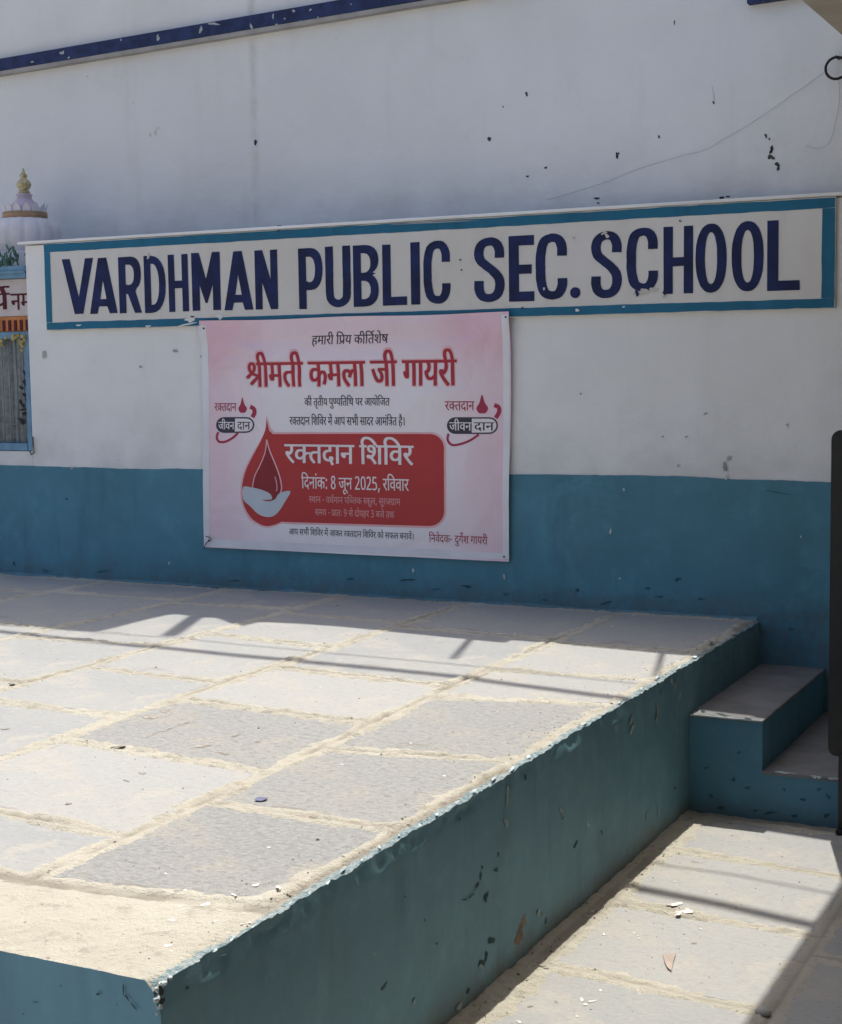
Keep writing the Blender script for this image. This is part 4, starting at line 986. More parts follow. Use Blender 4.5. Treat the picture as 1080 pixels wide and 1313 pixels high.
# glyph outlines (x,y, * = curve handle) and the sequences that spell each line
GLYPHS = {
 61: (531, '321,69 357,80* 403,116* 403,148 403,186* 345,229* 280,229 211,229* 138,172* 138,124 138,93* 161,35* 232,-36* 302,-89 248,-142 157,-71* 58,53* 58,130 58,168* 89,227* 115,248 96,266* 69,318* 69,352 69,380* 89,420* 106,433 129,450* 188,465* 229,465 361,465 361,551 0,551 0,622 546,622 546,551 442,551 442,394 230,394 199,394* 173,388* 164,381 149,369* 149,347 149,327* 169,296* 183,284 230,300* 284,300 353,300* 440,258* 481,191* 481,153 481,95* 413,19* 348,2'),
 50: (598, '509,551 509,0 428,0 428,250 207,250 207,213 207,180* 178,151* 159,151 140,151* 98,176* 62,215* 39,259* 39,278 39,296* 66,321* 100,321 126,321 126,551 0,551 0,622 612,622 612,551|428,551 207,551 207,321 428,321'),
 66: (259, '170,551 170,0 89,0 89,551 0,551 0,622 273,622 273,551'),
 52: (409, '395,42 341,-12 282,37* 178,137* 98,225* 75,256 53,287* 40,323* 40,340 40,359* 70,393* 104,393 129,393* 166,370* 181,349 220,369* 256,429* 256,468 256,491* 246,536* 239,551 0,551 0,622 424,622 424,551 320,551 336,516* 336,458 336,403* 292,327* 216,274* 167,254 212,202* 331,91*'),
 68: (259, '-185,615 -202,650* -220,714* -220,748 -220,813* -136,896* -61,896 -1,896* 79,839* 137,718* 163,622 273,622 273,551 170,551 170,0 89,0 89,551 0,551 0,622 87,622 59,726* -2,825* -57,825 -97,825* -139,776* -139,733 -139,699* -119,644* -105,615'),
 3: (260, ''),
 67: (259, '89,551 0,551 0,622 80,622 68,644* 53,694* 53,724 53,802* 169,896* 266,896 407,896* 625,743* 704,615 620,615 467,824* 283,824 213,824* 134,765* 134,714 134,684* 153,639* 165,622 273,622 273,551 170,551 170,0 89,0'),
 274: (568, '45,53 214,153 160,162* 128,194 103,221* 79,294* 79,358 79,551 0,551 0,622 583,622 583,551 479,551 479,0 398,0 398,193 92,-13|398,551 160,551 160,369 160,328* 166,280* 179,251* 190,240 213,217* 262,217 301,217* 373,255* 398,280'),
 51: (580, '595,622 595,551 491,551 491,0 410,0 410,179 382,161* 304,132* 253,132 163,132* 52,253* 38,353 100,366* 160,413* 160,457 160,485* 137,533* 123,551 0,551 0,622|129,301 149,252* 210,203* 259,203 309,203* 383,245* 410,274 410,551 211,551 240,499* 240,445 240,337*'),
 25: (762, '777,551 452,551 452,349 500,399* 569,399 634,399* 716,316* 716,239 716,193* 686,89* 651,39 579,80 604,112* 636,196* 636,237 636,284* 597,330* 562,330 508,330* 452,258 452,0 371,0 371,174 347,154* 276,118* 226,118 179,118* 96,156* 46,233* 46,290 46,370* 156,464* 244,464 267,464* 324,457* 339,454 333,381 317,385* 268,391* 249,391 191,391* 127,339* 127,292 127,239* 188,188* 228,188 272,188* 341,230* 371,260 371,551 0,551 0,622 777,622'),
 40: (570, '481,551 481,0 400,0 400,328 291,328 230,328* 169,316* 150,299 126,280* 126,237 126,188* 200,97* 271,40 217,-12 171,28* 92,108* 45,194* 45,242 45,277* 72,333* 93,351 122,376* 204,399* 272,399 400,399 400,551 0,551 0,622 584,622 584,551'),
 181: (0, '-190,615 -211,650* -240,726* -240,762 -240,829* -151,896* -85,896 -53,896* 1,883* 21,872 -1,806 -18,815* -56,827* -78,827 -118,827* -160,782* -160,747 -160,714* -133,651* -108,615'),
 58: (680, '122,189 87,189* 40,224* 40,255 40,284* 76,314* 104,314 122,314* 161,299* 191,276 241,292* 305,378* 305,443 305,499* 246,566* 199,566 168,566* 138,539* 138,516 138,501* 157,466* 214,442* 270,440 253,370 159,376* 66,459* 66,517 66,568* 137,632* 204,632 251,632* 333,589* 384,504* 384,440 384,371* 315,254* 254,221 299,182* 383,87* 414,43 350,-1 299,71* 216,164* 179,194 152,189*|591,551 591,0 510,0 510,551 421,551 421,622 695,622 695,551'),
 75: (0, '-169,615 -190,694* -231,785* -281,823* -315,823 -337,823* -371,814* -385,809 -409,882 -370,896* -318,896 -264,896* -185,845* -122,722* -94,615'),
 59: (578, '593,622 593,551 489,551 489,0 408,0 408,191 378,174* 304,146* 254,146 214,146* 149,173* 128,194 103,221* 79,294* 79,358 79,551 0,551 0,622|408,551 205,551 408,287|189,240 212,217* 262,217 288,217* 338,233* 360,245 159,507 159,369 159,328* 165,280* 178,251*'),
 284: (707, '243,40 195,107 447,258 389,270* 295,298* 257,314 214,286* 123,229* 76,202 28,270 69,290* 146,333* 183,354 130,392* 89,464* 89,503 89,556* 174,632* 247,632 313,632* 399,559* 399,500 399,457* 354,388* 319,361 363,344* 483,316* 537,310 537,551 461,551 461,622 722,622 722,551 618,551 618,0 537,0 537,234|168,497 168,473* 202,419* 248,393 281,415* 318,469* 318,500 318,534* 278,566* 244,566 215,566* 168,532*'),
 54: (678, '0,551 0,622 693,622 693,551 589,551 589,0 508,0 508,355 502,356* 494,356 470,356* 420,332* 374,269* 356,208 279,232 291,278* 311,313 287,331* 239,353* 209,353 169,353* 126,307* 126,271 126,233* 169,164* 251,89* 309,40 255,-12 197,38* 101,129* 45,222* 45,275 45,328* 94,395* 168,426* 204,426 248,426* 321,397* 354,370 412,426* 499,426 504,426* 508,426 508,551'),
 32: (742, '653,551 653,0 572,0 572,370 435,370 394,370* 378,373 414,343* 458,263* 458,218 458,172* 417,110* 350,80* 310,80 257,80* 161,141* 73,282* 31,401 102,426 148,292* 248,153* 306,153 338,153* 379,187* 379,227 379,271* 318,349* 273,377 302,441 572,441 572,551 0,551 0,622 757,622 757,551'),
 27: (563, '208,551 208,234 208,208* 183,178* 160,178 134,178* 79,220* 41,280* 41,308 41,331* 68,359* 102,359 127,359 127,551 0,551 0,622 578,622 578,551 474,551 474,0 393,0 393,551'),
 71: (0, '27,-233 2,-246* -65,-268* -106,-268 -181,-268* -266,-189* -266,-126 -266,-70* -177,13* -89,18 -82,-48 -140,-55* -192,-99* -192,-132 -192,-166* -142,-197* -111,-197 -79,-197* -32,-182* 2,-164'),
 46: (568, '479,551 479,0 398,0 398,191 369,172* 301,146* 254,146 214,146* 149,173* 128,194 103,221* 79,294* 79,358 79,551 0,551 0,622 583,622 583,551|398,551 160,551 160,369 160,328* 166,280* 179,251* 190,240 213,217* 263,217 303,217* 373,255* 398,280'),
 69: (0, '-248,-12 -194,11* -136,11 -61,11* 22,-66* 22,-129 22,-190* -71,-268* -157,-268 -254,-268* -395,-176* -455,-100 -394,-57 -355,-105* -285,-167* -206,-196* -157,-196 -51,-196* -51,-122 -51,-89* -100,-57* -131,-57 -158,-57* -201,-68* -222,-79'),
 197: (467, '251,146 158,146* 114,205 97,228* 79,298* 79,352 79,551 0,551 0,622 481,622 481,551 420,551 420,321 420,279* 403,221* 385,198 364,173* 298,146*|249,217 301,217* 321,249 332,266* 339,310* 339,353 339,551 160,551 160,353 160,314* 168,268* 178,251 189,235* 222,217*'),
 41: (642, '553,551 553,0 472,0 472,180 443,161* 363,132* 308,132 223,132* 104,229* 83,322 178,342* 255,413* 255,467 255,517* 208,568* 171,568 146,568* 114,544* 114,521 114,470* 195,461 187,391 122,400* 46,461* 46,519 46,575* 119,632* 172,632 213,632* 288,597* 336,525* 336,469 336,395* 256,303* 182,274 205,238* 263,203* 314,203 366,203* 440,243* 472,275 472,551 390,551 390,622 656,622 656,551'),
 10: (1023, '470,218 470,148* 379,80* 312,80 226,80* 92,208* 29,356 100,382 143,276* 243,153* 305,153 343,153* 391,188* 391,227 391,264* 350,322* 318,347 291,342* 260,341 255,411 323,413* 380,457* 380,494 380,530* 333,562* 302,562 265,562* 205,542* 171,525 146,594 172,608* 249,632* 298,632 376,632* 459,554* 459,495 459,417* 392,375 403,365* 412,355 450,350* 486,350 518,350* 568,356* 594,363 594,551 521,551 521,622 1038,622 1038,551 934,551 934,0 853,0 853,551 675,551 675,0 594,0 594,290 570,284* 524,279* 498,279 481,279* 455,282 470,252*'),
 79: (259, '170,551 170,0 89,0 89,551 0,551 0,622 273,622 273,551|90,615 69,694* 28,785* -22,823* -56,823 -78,823* -112,814* -126,809 -150,882 -111,896* -59,896 -5,896* 74,845* 137,722* 165,615'),
 183: (603, '618,551 452,551 452,334 474,349* 528,368* 567,368 631,368 631,297 580,297 534,297* 482,277* 452,253 452,0 371,0 371,174 347,154* 276,118* 226,118 179,118* 96,156* 46,233* 46,290 46,370* 156,464* 244,464 267,464* 324,457* 339,454 333,381 317,385* 268,391* 249,391 191,391* 127,339* 127,292 127,239* 188,188* 228,188 272,188* 341,230* 371,260 371,551 0,551 0,622 618,622'),
 42: (520, '413,-58 392,-24* 354,46* 342,73 330,71* 302,68* 287,68 245,68* 160,89* 89,136* 46,215* 46,272 46,316* 77,379* 102,401 135,430* 231,456* 290,456 295,456 295,551 0,551 0,622 534,622 534,551 376,551 376,385 327,385 269,385* 198,371* 173,355 151,340* 126,294* 126,262 126,209* 205,140* 287,140 293,140* 305,140* 312,141 306,161* 306,176 306,211* 348,240* 373,240 416,240* 461,191* 461,162 461,130* 432,95* 410,86 422,62* 455,11* 480,-24'),
 44: (555, '0,622 569,622 569,551 466,551 466,0 385,0 385,298 204,298 204,244 204,216* 176,188* 153,188 129,188* 75,230* 37,290* 37,318 37,341* 64,369* 98,369 385,369 385,551 0,551'),
 57: (556, '571,551 467,551 467,0 387,0 387,165 361,147* 286,118* 233,118 179,118* 95,160* 46,235* 46,286 46,372* 161,464* 255,464 268,464* 307,461* 344,457* 354,454 349,381 330,385* 282,391* 259,391 197,391* 127,337* 127,287 127,236* 190,188* 235,188 287,188* 362,233* 387,260 387,551 0,551 0,622 571,622'),
 6: (0, '-185,772 -185,796* -152,830* -130,830 -107,830* -75,796* -75,772 -75,748* -107,714* -130,714 -152,714* -185,748*'),
 60: (676, '587,551 587,0 506,0 506,266 477,257* 419,251* 380,251 338,251* 245,266* 212,277 192,264* 167,253 208,201* 319,91* 380,42 326,-12 270,37* 171,137* 95,225* 73,256 51,287* 40,323* 40,340 40,359* 70,393* 104,393 129,393* 166,370* 181,350 202,369* 217,428* 217,458 217,488* 208,536* 201,551 0,551 0,622 691,622 691,551|369,322 408,322* 472,330* 506,339 506,551 281,551 288,534* 298,488* 298,458 298,416* 279,354* 262,333 314,322*'),
 49: (703, '174,632 211,632* 269,611* 291,586 309,567* 332,499* 332,437 332,321 533,321 533,551 402,551 402,622 717,622 717,551 614,551 614,0 533,0 533,250 332,250 332,213 332,180* 303,151* 283,151 264,151* 222,176* 186,215* 164,259* 164,278 164,296* 191,321* 224,321 253,321 253,426 253,473* 243,523* 232,538 212,568* 169,568 142,568* 114,542* 114,521 114,493* 161,463* 218,460 210,389 135,395* 46,456* 46,520 46,579* 122,632*'),
 269: (552, '127,65 80,132 326,281 284,335* 223,380* 181,380 153,380* 96,364* 55,343 27,417 61,433* 135,456* 179,456 219,456* 283,431* 345,374* 382,326 382,551 0,551 0,622 566,622 566,551 463,551 463,0 382,0 382,234'),
 76: (0, '-179,615 -206,655* -251,692* -294,703* -320,703 -340,703* -382,691* -402,682 -428,751 -405,761* -355,773* -326,773 -281,773* -211,730* -187,692 -183,694 -203,746* -241,803* -285,827* -316,827 -340,827* -372,819* -386,813 -409,882 -370,896* -318,896 -264,896* -185,845* -122,722* -94,615'),
 104: (379, '194,622 275,622 275,0 194,0'),
 813: (294, '147,414 121,414* 85,446* 85,482 85,520* 121,550* 147,550 173,550* 209,520* 209,482 209,446* 173,414*|147,-14 121,-14* 85,18* 85,54 85,92* 121,122* 147,122 173,122* 209,92* 209,54 209,18* 173,-14*'),
 811: (551, '276,-10 169,-10* 52,93* 52,182 52,255* 133,346* 190,374 142,405* 75,490* 75,554 75,611* 131,687* 223,725* 276,725 331,725* 422,687* 477,611* 477,553 477,488* 404,406* 349,378 387,358* 456,305* 500,234* 500,186 500,126* 443,38* 343,-10*|277,414 324,436* 390,497* 390,550 390,600* 329,651* 275,651 223,651* 162,600* 162,550 162,495* 227,438*|274,64 343,64* 413,130* 413,185 413,233* 340,304* 263,340 202,311* 139,235* 139,181 139,129* 204,64*'),
 70: (0, '-63,-245 -88,-255* -145,-268* -173,-268 -248,-268* -333,-189* -333,-126 -333,-69* -241,11* -162,11 -87,11* 25,-45* 111,-136* 145,-189 83,-228 29,-145* -83,-57* -156,-57 -207,-57* -259,-96* -259,-128 -259,-166* -209,-196* -178,-196 -151,-196* -109,-185* -88,-175'),
 805: (551, '47,76 218,262 267,315* 336,399* 374,481* 374,530 374,587* 310,649* 259,649 213,649* 138,611* 104,582 54,640 93,675* 196,724* 260,724 354,724* 464,622* 464,533 464,478* 420,380* 343,284* 293,231 156,85 156,81 492,81 492,0 47,0'),
 803: (551, '275,-10 160,-10* 48,185* 48,358 48,474* 93,638* 193,725* 275,725 391,725* 504,532* 504,358 504,243* 459,78* 358,-10*|275,66 350,66* 414,210* 414,358 414,504* 350,649* 275,649 200,649* 138,504* 138,358 138,212* 200,66*'),
 808: (551, '238,-10 188,-10* 96,9* 64,29 64,113 86,98* 147,77* 213,66* 240,66 317,66* 404,140* 404,219 404,290* 318,363* 236,363 210,363* 143,354* 123,350 79,378 106,714 443,714 443,633 183,633 164,428 180,432* 235,438* 266,438 331,438* 434,391* 495,298* 495,229 495,117* 363,-10*'),
 799: (268, '46,-129 61,-70* 88,64* 95,116 192,116 199,105 186,52* 138,-74* 113,-129'),
 215: (389, '369,322 400,322* 450,327* 478,332 486,260 461,255* 409,251* 380,251 338,251* 245,266* 212,277 192,264* 167,253 208,201* 319,91* 380,42 326,-12 270,37* 171,137* 95,225* 73,256 51,287* 40,323* 40,340 40,359* 70,393* 104,393 129,393* 166,370* 181,350 202,369* 217,428* 217,458 217,488* 208,536* 201,551 0,551 0,622 403,622 403,551 281,551 288,534* 298,488* 298,458 298,416* 279,354* 262,333 314,322*'),
 800: (340, '49,338 291,338 291,256 49,256'),
 43: (615, '630,551 526,551 526,0 445,0 445,150 414,130* 341,103* 283,103 206,103* 111,184* 111,251 111,278* 129,328* 148,348 101,366* 42,437* 42,493 42,553* 124,632* 187,632 240,632* 311,576* 311,531 311,484* 271,443 210,482 221,492* 230,515* 230,526 230,541* 210,568* 184,568 156,568* 116,524* 116,489 116,457* 147,418* 196,400* 223,397 253,405* 288,405 299,405* 326,403* 333,402 326,332 320,333* 303,333* 298,333 248,333* 191,292* 191,254 191,213* 248,173* 292,173 345,173* 419,216* 445,245 445,551 383,551 383,622 630,622'),
 205: (401, '0,622 416,622 416,551 0,551|439,193 402,162* 306,118* 241,118 185,118* 96,160* 46,235* 46,286 46,372* 167,464* 265,464 279,464* 319,461* 358,457* 369,454 363,385 343,389* 293,395* 268,395 248,395* 230,392 365,225 375,232* 393,248* 401,256|127,287 127,235* 194,184* 242,184 260,184* 293,190* 308,195 168,370 127,342*'),
 256: (563, '172,-24 125,43 393,205 393,551 208,551 208,234 208,208* 183,178* 160,178 134,178* 79,220* 41,280* 41,308 41,331* 68,359* 102,359 127,359 127,551 0,551 0,622 578,622 578,551 474,551 474,0 393,0 393,122'),
 7: (272, '78,435 78,461* 114,499* 139,499 164,499* 200,461* 200,435 200,409* 164,371* 139,371 114,371* 78,409*|78,118 78,144* 114,182* 139,182 164,182* 200,144* 200,118 200,92* 164,54* 139,54 114,54* 78,92*'),
 812: (551, '190,-10 171,-10* 123,-5* 106,-1 106,75 123,69* 166,63* 187,63 253,63* 339,109* 387,188* 409,292* 411,350 405,350 386,315* 313,267* 255,267 163,267* 52,381* 52,484 52,596* 169,724* 269,724 335,724* 440,656* 502,516* 502,409 502,348* 487,227* 447,120* 377,37* 268,-10*|267,337 311,337* 377,376* 413,436* 413,467 413,511* 381,594* 318,649* 270,649 212,649* 138,569* 138,484 138,416* 203,337*'),
 806: (551, '229,-10 176,-10* 81,7* 40,29 40,112 83,90* 181,65* 227,65 317,65* 400,140* 400,206 400,272* 300,332* 214,332 149,332 149,406 214,406 294,406* 378,481* 378,541 378,592* 311,649* 256,649 204,649* 124,616* 88,590 43,651 80,681* 188,724* 256,724 361,724* 469,624* 469,547 469,475* 384,388* 315,376 315,373 401,363* 491,274* 491,203 491,109* 363,-10*'),
 48: (571, '585,551 482,551 482,0 401,0 401,165 374,147* 297,118* 241,118 185,118* 96,160* 46,235* 46,286 46,372* 167,464* 265,464 279,464* 319,461* 358,457* 369,454 363,385 343,389* 293,395* 268,395 248,395* 230,392 365,224 384,238* 401,256 401,551 0,551 0,622 585,622|127,287 127,235* 194,184* 242,184 260,184* 293,190* 308,195 168,370 127,342*'),
 47: (771, '460,551 460,349 485,373* 543,399* 578,399 643,399* 725,316* 725,239 725,193* 695,89* 660,39 588,80 613,112* 645,196* 645,237 645,284* 605,330* 570,330 517,330* 460,257 460,0 379,0 379,193 355,174* 291,146* 248,146 208,146* 144,175* 125,197 100,226* 79,297* 79,354 79,551 0,551 0,622 786,622 786,551|160,551 160,360 160,305* 172,257* 188,240 208,217* 248,217 289,217* 353,251* 379,278 379,551'),
}
LINES = {'l1': [61, 50, 66, 52, 68, 3, 67, 274, 51, 3, 25, 68, 67, 40, 181, 58, 75, 59], 'l2': [284, 68, 50, 40, 68, 3, 25, 50, 54, 66, 3, 32, 68, 3, 27, 66, 51, 52, 68], 'l3': [25, 68, 3, 40, 71, 40, 68, 51, 3, 46, 69, 197, 51, 67, 40, 67, 41, 3, 46, 52, 3, 10, 51, 79, 67, 32, 40], 'l4': [52, 183, 40, 42, 66, 44, 3, 67, 58, 67, 57, 52, 3, 50, 75, 6, 3, 10, 46, 3, 60, 49, 68, 3, 60, 66, 42, 52, 3, 10, 50, 6, 67, 269, 40, 3, 61, 76, 104], 'l5': [52, 183, 40, 42, 66, 44, 3, 67, 58, 67, 57, 52], 'l6': [67, 42, 44, 66, 6, 25, 813, 3, 811, 3, 32, 70, 44, 3, 805, 803, 805, 808, 799, 3, 52, 67, 57, 57, 66, 52], 'l7': [215, 41, 66, 44, 3, 800, 3, 57, 43, 181, 50, 66, 44, 3, 46, 67, 205, 54, 25, 3, 215, 25, 70, 54, 799, 3, 60, 70, 52, 32, 256, 66, 50], 'l8': [60, 50, 51, 3, 800, 3, 274, 66, 40, 7, 3, 812, 3, 60, 75, 3, 42, 79, 46, 61, 52, 3, 806, 3, 48, 32, 75, 3, 40, 25], 'l9': [10, 46, 3, 60, 49, 68, 3, 67, 58, 67, 57, 52, 3, 50, 75, 6, 3, 10, 25, 52, 3, 52, 183, 40, 42, 66, 44, 3, 67, 58, 67, 57, 52, 3, 25, 79, 3, 60, 47, 54, 3, 48, 44, 66, 57, 75, 6, 104], 'l10': [67, 44, 57, 75, 42, 25, 800, 3, 42, 69, 27, 75, 181, 58, 3, 27, 66, 51, 52, 68], 'g1': [52, 183, 40, 42, 66, 44], 'g2': [32, 68, 57, 44], 'g3': [42, 66, 44], 'w1': [44, 50, 7], 'w2': [41, 75, 181]}
GM = {}
def glyph(g):
    if g in GM: return GM[g]
    adv, s = GLYPHS[g]; loops = []
    for cs in (s.split('|') if s else []):
        P = []
        for t in cs.split(' '):
            on = not t.endswith('*'); a, b = t.rstrip('*').split(','); P.append((float(a), float(b), on))
        n = len(P); st = next((i for i in range(n) if P[i][2]), 0); P = P[st:]+P[:st]
        out = []; i = 0; cur = P[0]; out.append(cur[:2]); i = 1
        while i <= n:
            p = P[i % n]
            if p[2]:
                if i < n: out.append(p[:2])
                cur = p; i += 1
            else:
                q = P[(i+1) % n]
                e = q if q[2] else ((p[0]+q[0])/2, (p[1]+q[1])/2, True)
                for k_ in (1, 2, 3):
                    t = k_/3
                    pt = ((1-t)**2*cur[0]+2*t*(1-t)*p[0]+t*t*e[0], (1-t)**2*cur[1]+2*t*(1-t)*p[1]+t*t*e[1])
                    out.append(pt)
                cur = e; i += 2 if q[2] else 1
        # drop repeated points
        o2 = []
        for p in out:
            if not o2 or abs(p[0]-o2[-1][0])+abs(p[1]-o2[-1][1]) > 1.5: o2.append(p)
        if len(o2) > 1 and abs(o2[0][0]-o2[-1][0])+abs(o2[0][1]-o2[-1][1]) < 1.5: o2.pop()
        if len(o2) > 2: loops.append(o2)
    def area(l): return .5*sum(l[i-1][0]*l[i][1]-l[i][0]*l[i-1][1] for i in range(len(l)))
    def inside(p, l):
        c = False
        for i in range(len(l)):
            (x1, y1), (x2, y2) = l[i-1], l[i]
            if (y1 > p[1]) != (y2 > p[1]) and p[0] < (x2-x1)*(p[1]-y1)/(y2-y1)+x1: c = not c
        return c
    pts = []; fs = []
    outer = [l for l in loops if area(l) < 0]; holes = [l for l in loops if area(l) >= 0]
    for oi, ol in enumerate(outer):
        grp = [ol]+[h for h in holes if inside(h[0], ol)]
        fl, ff = poly_faces(grp); b0 = len(pts)
        pts += [(p[0], p[1], oi) for p in fl]; fs += [tuple(b0+i for i in f) for f in ff]
    GM[g] = (adv, (pts, fs)); return GM[g]
def text(name, key, x0p, x1p, ytop, ybase, mat, lvl, bold=(0,), place=None, slant=0.0, split=True):
    """one line of lettering: letter bodies span ytop..ybase (picture rows at mid line) and x0p..x1p"""
    seq = LINES[key]; tot = sum(glyph(g)[0] for g in seq)
    xm = (x0p+x1p)/2
    conv = place or wp
    a = conv(x0p, ybase); b = conv(x1p, ybase); zt = conv(xm, ytop)[1]; zb = conv(xm, ybase)[1]
    sx = (b[0]-a[0])/tot; sz = (zt-zb)/622.0
    V = []; F = []; pen = 0; n = 0; idx = 0
    for g in seq:
        adv, (pts, fs) = glyph(g)
        for bi, bo in enumerate(bold):
            base = len(V); l2 = (idx % 3)*.3+bi*.9
            for (x, y, oi) in pts: V.append((a[0]+(pen+x+bo)*sx+slant*y*sz, zb+y*sz, l2+oi*.13))
            F += [tuple(base+i for i in f) for f in fs]
        pen += adv; idx += 1
    if not V: return
    if place is None: V, F = refine(V, F)
    V2 = np.array([(v[0], v[1]) for v in V]); lv = np.array([v[2] for v in V])
    if place is None: y = by(V2[:, 0], V2[:, 1])-.0007-.00035*(lvl+lv*.35)
    else: y = np.full(len(V2), place(0, 0, True))-.0002*lv
    F2 = []
    for f in F:
        A, B, C_ = V2[f[0]], V2[f[1]], V2[f[2]]
        ar = (B[0]-A[0])*(C_[1]-A[1])-(C_[0]-A[0])*(B[1]-A[1])
        F2.append(f if ar > 0 else f[::-1])
    return mesh(name, np.stack([V2[:, 0], y, V2[:, 1]], -1), F2, mat, BAN if place is None else SH)
text('printed_line', 'l1', 399, 497, 429.5, 440.8, M_INK, 1, (-12, 0, 14), slant=.12)
text('headline_outline', 'l2', 315.5, 585.5, 461.5, 496.5, M_PINK, .6, (-46, 0, 46))
text('printed_headline', 'l2', 316.5, 585.5, 463, 495, M_PRED, 2.4, (-26, 0, 26))
text('printed_line', 'l3', 390, 499, 510.6, 520, M_INK, 1, (-14, 0, 18))
text('printed_line', 'l4', 371, 519.5, 535, 545.2, M_INK, 1, (-14, 0, 18))
# red panel with the drop
def arc(cx_, cy_, rx, ry, a0, a1, n=8): return [(cx_+rx*math.cos(math.radians(a0+(a1-a0)*i/n)), cy_-ry*math.sin(math.radians(a0+(a1-a0)*i/n))) for i in range(n+1)]
def dropL(off=0): return [tuple(p) for p in smoothline([(341.7, 537-off*2.2), (340, 551), (334-off*.6, 566), (324-off, 585), (315-off, 604), (310.7-off, 624), (312-off, 645), (321-off, 663+off), (333, 672+off), (343, 674.5+off), (353, 672.5+off), (361, 669+off)], 4)]
panel = dropL(0)+[(372, 669.5), (460, 672)]+arc(551, 655.5, 18.7, 19, -90, 0)+arc(551, 575.5, 18.7, 19, 0, 90)+[(460, 556.2), (350, 556.6), (345, 552)]
outl = dropL(2.2)+[(372, 672), (460, 674.6)]+arc(551, 656, 21.3, 21.3, -90, 0)+arc(551, 575.2, 21.3, 21.3, 0, 90)+[(460, 554), (351.5, 554), (347, 549)]
print_poly('panel_outline', [outl], M_PINK, .6)
print_poly('red_panel', [panel], M_RED, 1.6)
inner = [tuple(p) for p in smoothline([(341.7, 563.5), (340, 580), (334, 596), (327, 610), (324, 624), (325, 633), (340, 641), (352, 641), (359, 634), (362, 625), (359, 611), (353, 594), (346, 578)], 4, True)]
print_poly('printed_drop', [inner], M_DRED, 2.6)
print_poly('drop_line', line_px([(341.7, 563.5), (340, 580), (334, 596), (327, 610), (324, 624), (325.5, 633)], 1.3), M_PINK, 3.2)
print_poly('drop_line', line_px([(341.7, 563.5), (346, 578), (353, 594), (359, 611), (361.5, 625), (359.5, 634)], 1.6), M_PINK, 3.4)
print_poly('drop_line', line_px([(353, 611), (355.5, 622), (355, 630)], 1.0), M_PINK, 3.6)
hand = [(312, 624.5), (322, 625), (334, 627.5), (345, 632), (349, 637), (347.5, 640.5), (336, 641), (345, 642.8), (353, 640), (357, 634), (362, 631), (373, 630), (366, 643), (359, 654), (352, 661), (343, 663), (331, 659), (321, 649), (312, 640)]
print_poly('printed_hand', [[tuple(p) for p in smoothline(hand, 3, True)]], M_HAND, 4.2)
text('printed_line', 'l5', 366, 530, 570.5, 594.8, M_WPR, 2.8, (-22, 0, 22))
text('printed_line', 'l6', 387, 524.5, 613, 627.8, M_WPR, 2.8, (-10, 16))
text('printed_line', 'l7', 396.5, 513.5, 638, 646, M_FADE, 2.8, (0, 14))
text('printed_line', 'l8', 404, 506, 654.5, 662.5, M_FADE, 2.8, (0, 14))
text('printed_line', 'l9', 370.5, 531, 681, 688.5, M_INK, 1, (0, 14))
text('printed_line', 'l10', 550, 625, 687, 696.5, M_CRIM, 1, (0, 14))
# the two small emblems
def emblem(x0_, x1_, y0_, y1_, split, tx, ty, td, dr, hook, loop):
    h = (y1_-y0_)/2; cy_ = (y0_+y1_)/2
    pill = lambda o: arc(x1_-h, cy_, h+o, h+o, -90, 90)+arc(x0_+h, cy_, h+o, h+o, 90, 270)
    print_poly('emblem_swoosh', line_px(loop, 3.0), M_CRIM, .8)
    print_poly('emblem_swoosh', line_px(hook, 5.5), M_CRIM, .9)
    print_poly('emblem_outline', [pill(.0)], M_INK, 1.5)
    print_poly('emblem_pale_half', [[(split, y0_+1.7)]+[p for p in arc(x1_-h, cy_, h-1.9, h-1.9, 90, -90)]+[(split, y1_-1.7)]], M_WPR, 2.2)
    text('emblem_text', 'g2', x0_+3.2, split-1, ty[0], ty[1], M_WPR, 2.6, (0, 30))
    text('emblem_text', 'g3', split+3, x1_-5.5, ty[0], ty[1], M_INK, 2.8, (0, 30))
    text('emblem_text', 'g1', tx[0], tx[1], td[0], td[1], M_CRIM, 1, (0, 26))
    dx, dt, db, dw = dr
    dp = [(dx, dt), (dx-dw*.45, dt+(db-dt)*.45), (dx-dw, dt+(db-dt)*.72), (dx-dw*.6, db-.6), (dx, db), (dx+dw*.6, db-.6), (dx+dw, dt+(db-dt)*.72), (dx+dw*.45, dt+(db-dt)*.45)]
    print_poly('emblem_drop', [[tuple(p) for p in smoothline(dp, 3, True)]], M_CRIM, 1)
emblem(276.8, 325.8, 534.8, 555, 301, (275, 302.5), (541, 550.5), (517, 527), (310.7, 509, 529.3, 5.6), [(320.5, 521.5), (325, 524), (326, 529), (323, 535)], [(280, 554), (278, 561), (281.5, 566.5), (290, 566), (299, 561), (305, 555)])
emblem(572.8, 638.4, 535, 556.4, 605, (570.5, 608), (541.5, 552), (514.5, 526), (618.3, 505.5, 530, 7.4), [(633.5, 519.5), (639, 522), (639.8, 528), (635.5, 536)], [(575, 556), (574, 564), (580, 570.5), (592, 569), (604, 564), (614, 557)])
# nails
for i, (a, b) in enumerate([(264, 421), (650.5, 406.5), (267, 693), (646, 714)]):
    p = on_y(a, b, -.03); y0_ = float(by(p[0], p[2]))
    tube('nail', [(p[0], .005, p[2]), (p[0], y0_-.006, p[2])], .0042, M_IRON, BAN, 8)
p = on_y(267, 693, -.03)
tube('tie_cord', [tuple(v) for v in smoothline([on_y(264, 688, -.034), on_y(268, 689, -.036), on_y(271, 692, -.036), on_y(266, 695, -.036), on_y(263, 699, -.034), on_y(262, 704, -.032)], 4)], .0022, M_IRON, BAN, 6)

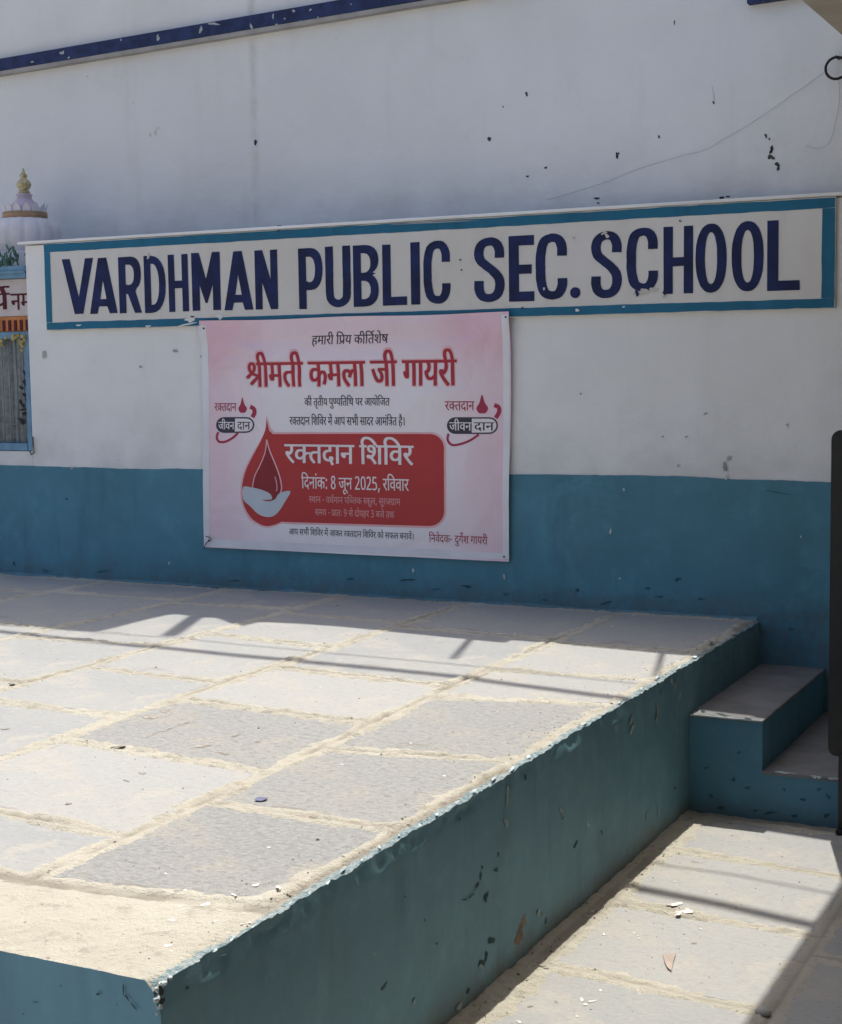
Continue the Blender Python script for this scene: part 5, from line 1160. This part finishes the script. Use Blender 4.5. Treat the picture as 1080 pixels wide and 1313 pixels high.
# shrine lettering on its panel
def panel_place(px, py, lvl=False):
    if lvl: return .0265
    p = on_y(px, py, .0265); return (p[0], p[2])
text('painted_text', 'w1', 14, 46, 376, 397, M_MAROON, 0, (0, 40), place=panel_place)
text('painted_text', 'w2', -16, 11, 376, 397, M_MAROON, 0, (0, 40), place=panel_place)

# grit and plaster crumbs swept against the platform, along the joints and over the paving
def grit(name, n, pick, mat, parent, seed, rmin=.0012, rmax=.0042):
    r = random.Random(seed); V = []; F = []
    for _ in range(n):
        x, y, z = pick(r); s_ = r.uniform(rmin, rmax)*(1 if r.random() < .93 else 1.8); a0 = r.uniform(0, 6.28); b = len(V)
        for k_ in range(5):
            a = a0+k_*2*PI/5; V.append((x+s_*math.cos(a)*r.uniform(.6, 1.3), y+s_*math.sin(a)*r.uniform(.6, 1.3), z-.0005))
        V.append((x, y, z+s_*.7))
        F += [(b+k_, b+(k_+1) % 5, b+5) for k_ in range(5)]
    o = mesh(name, V, F, mat, parent); o['kind'] = 'stuff'; return o
def fz(key, x, y):
    gx_, gy_, Zf_ = FIELDS[key]; i = min(len(gx_)-1, int(np.searchsorted(gx_, x))); j = min(len(gy_)-1, int(np.searchsorted(gy_, y)))
    return max(float(Zf_[i, j]), H if key == 'plat' else 0.0)
def pick_low(r):
    y = r.uniform(-4.2, -1.1); x = XS+.012+abs(r.gauss(0, .05)) if r.random() < .6 else r.uniform(XS, -.6)
    return x, y, fz('low', x, y)
def pick_plat(r):
    while True:
        y = r.uniform(-4.4, -.02); x = r.uniform(-5.2, XS-.01)
        if r.random() < .35: x = XS-.01-abs(r.gauss(0, .09))
        elif r.random() < .3: y = -.012-abs(r.gauss(0, .03))
        return x, y, fz('plat', x, y)
M_GRITL = plain('pale_grit', (.40, .38, .33), .95, var=.3); M_GRITD = plain('dark_grit', (.13, .12, .10), .95, var=.3)
grit('grit', 700, pick_low, M_GRITL, LOW, 51); grit('grit', 350, pick_low, M_GRITD, LOW, 52)
grit('grit', 900, pick_plat, M_GRITL, PLAT, 53); grit('grit', 420, pick_plat, M_GRITD, PLAT, 54)

# =================================================================== LITTER
def scrap(name, cx_, cy_, z, pts, mat, label, cat, thick=.002):
    P = [on_z(cx_+a, cy_+b, z) for a, b in pts]; n = len(P)
    V = [(p[0], p[1], z+.0008*math.sin(i*2.1)+.001) for i, p in enumerate(P)]+[(p[0], p[1], z+thick+.0015*math.sin(i*2.1)+.001) for i, p in enumerate(P)]
    F = [tuple(range(n)), tuple(range(n, 2*n))[::-1]]+[(i, (i+1) % n, n+(i+1) % n, n+i) for i in range(n)]
    o = mesh(name, V, F, mat, None, origin=(np.mean([p[0] for p in P]), np.mean([p[1] for p in P]), z)); tag(o, label, cat); return o
scrap('plastic_scrap', 335, 1025, H+.003, [(-9, 1), (-4, -2), (2, -2.4), (9, -1.6), (6, 1.2), (0, 2.2), (-6, 2.1)], plain('blue_plastic', (.12, .13, .22), .6), 'small blue plastic scrap lying on the rough platform slab', 'scrap', .0006)
scrap('paper_scrap', 858, 1234, .003, [(-8, -10), (9, -10), (5, 2), (3, 12), (-2, 8), (-6, 0)], plain('brown_paper', (.36, .30, .26), .8), 'small brownish triangular paper scrap on the sunlit lower paving', 'scrap')
bm = bmesh.new(); bmesh.ops.create_icosphere(bm, subdivisions=2, radius=1)
pp = on_z(979, 1303, 0)
for v in bm.verts:
    n_ = 1+.12*float(fbm(np.array(v.co.x*1.4+3), np.array(v.co.y*1.4+v.co.z), 2))
    v.co = Vector((v.co.x*.022*n_+pp[0], v.co.y*.017*n_+pp[1], v.co.z*.012*n_+.012))
o = bm_obj('pebble', bm, plain('pale_pebble', (.42, .40, .36), .85), None, True); tag(o, 'pale rounded pebble at the shadow edge on the lower paving', 'pebble')
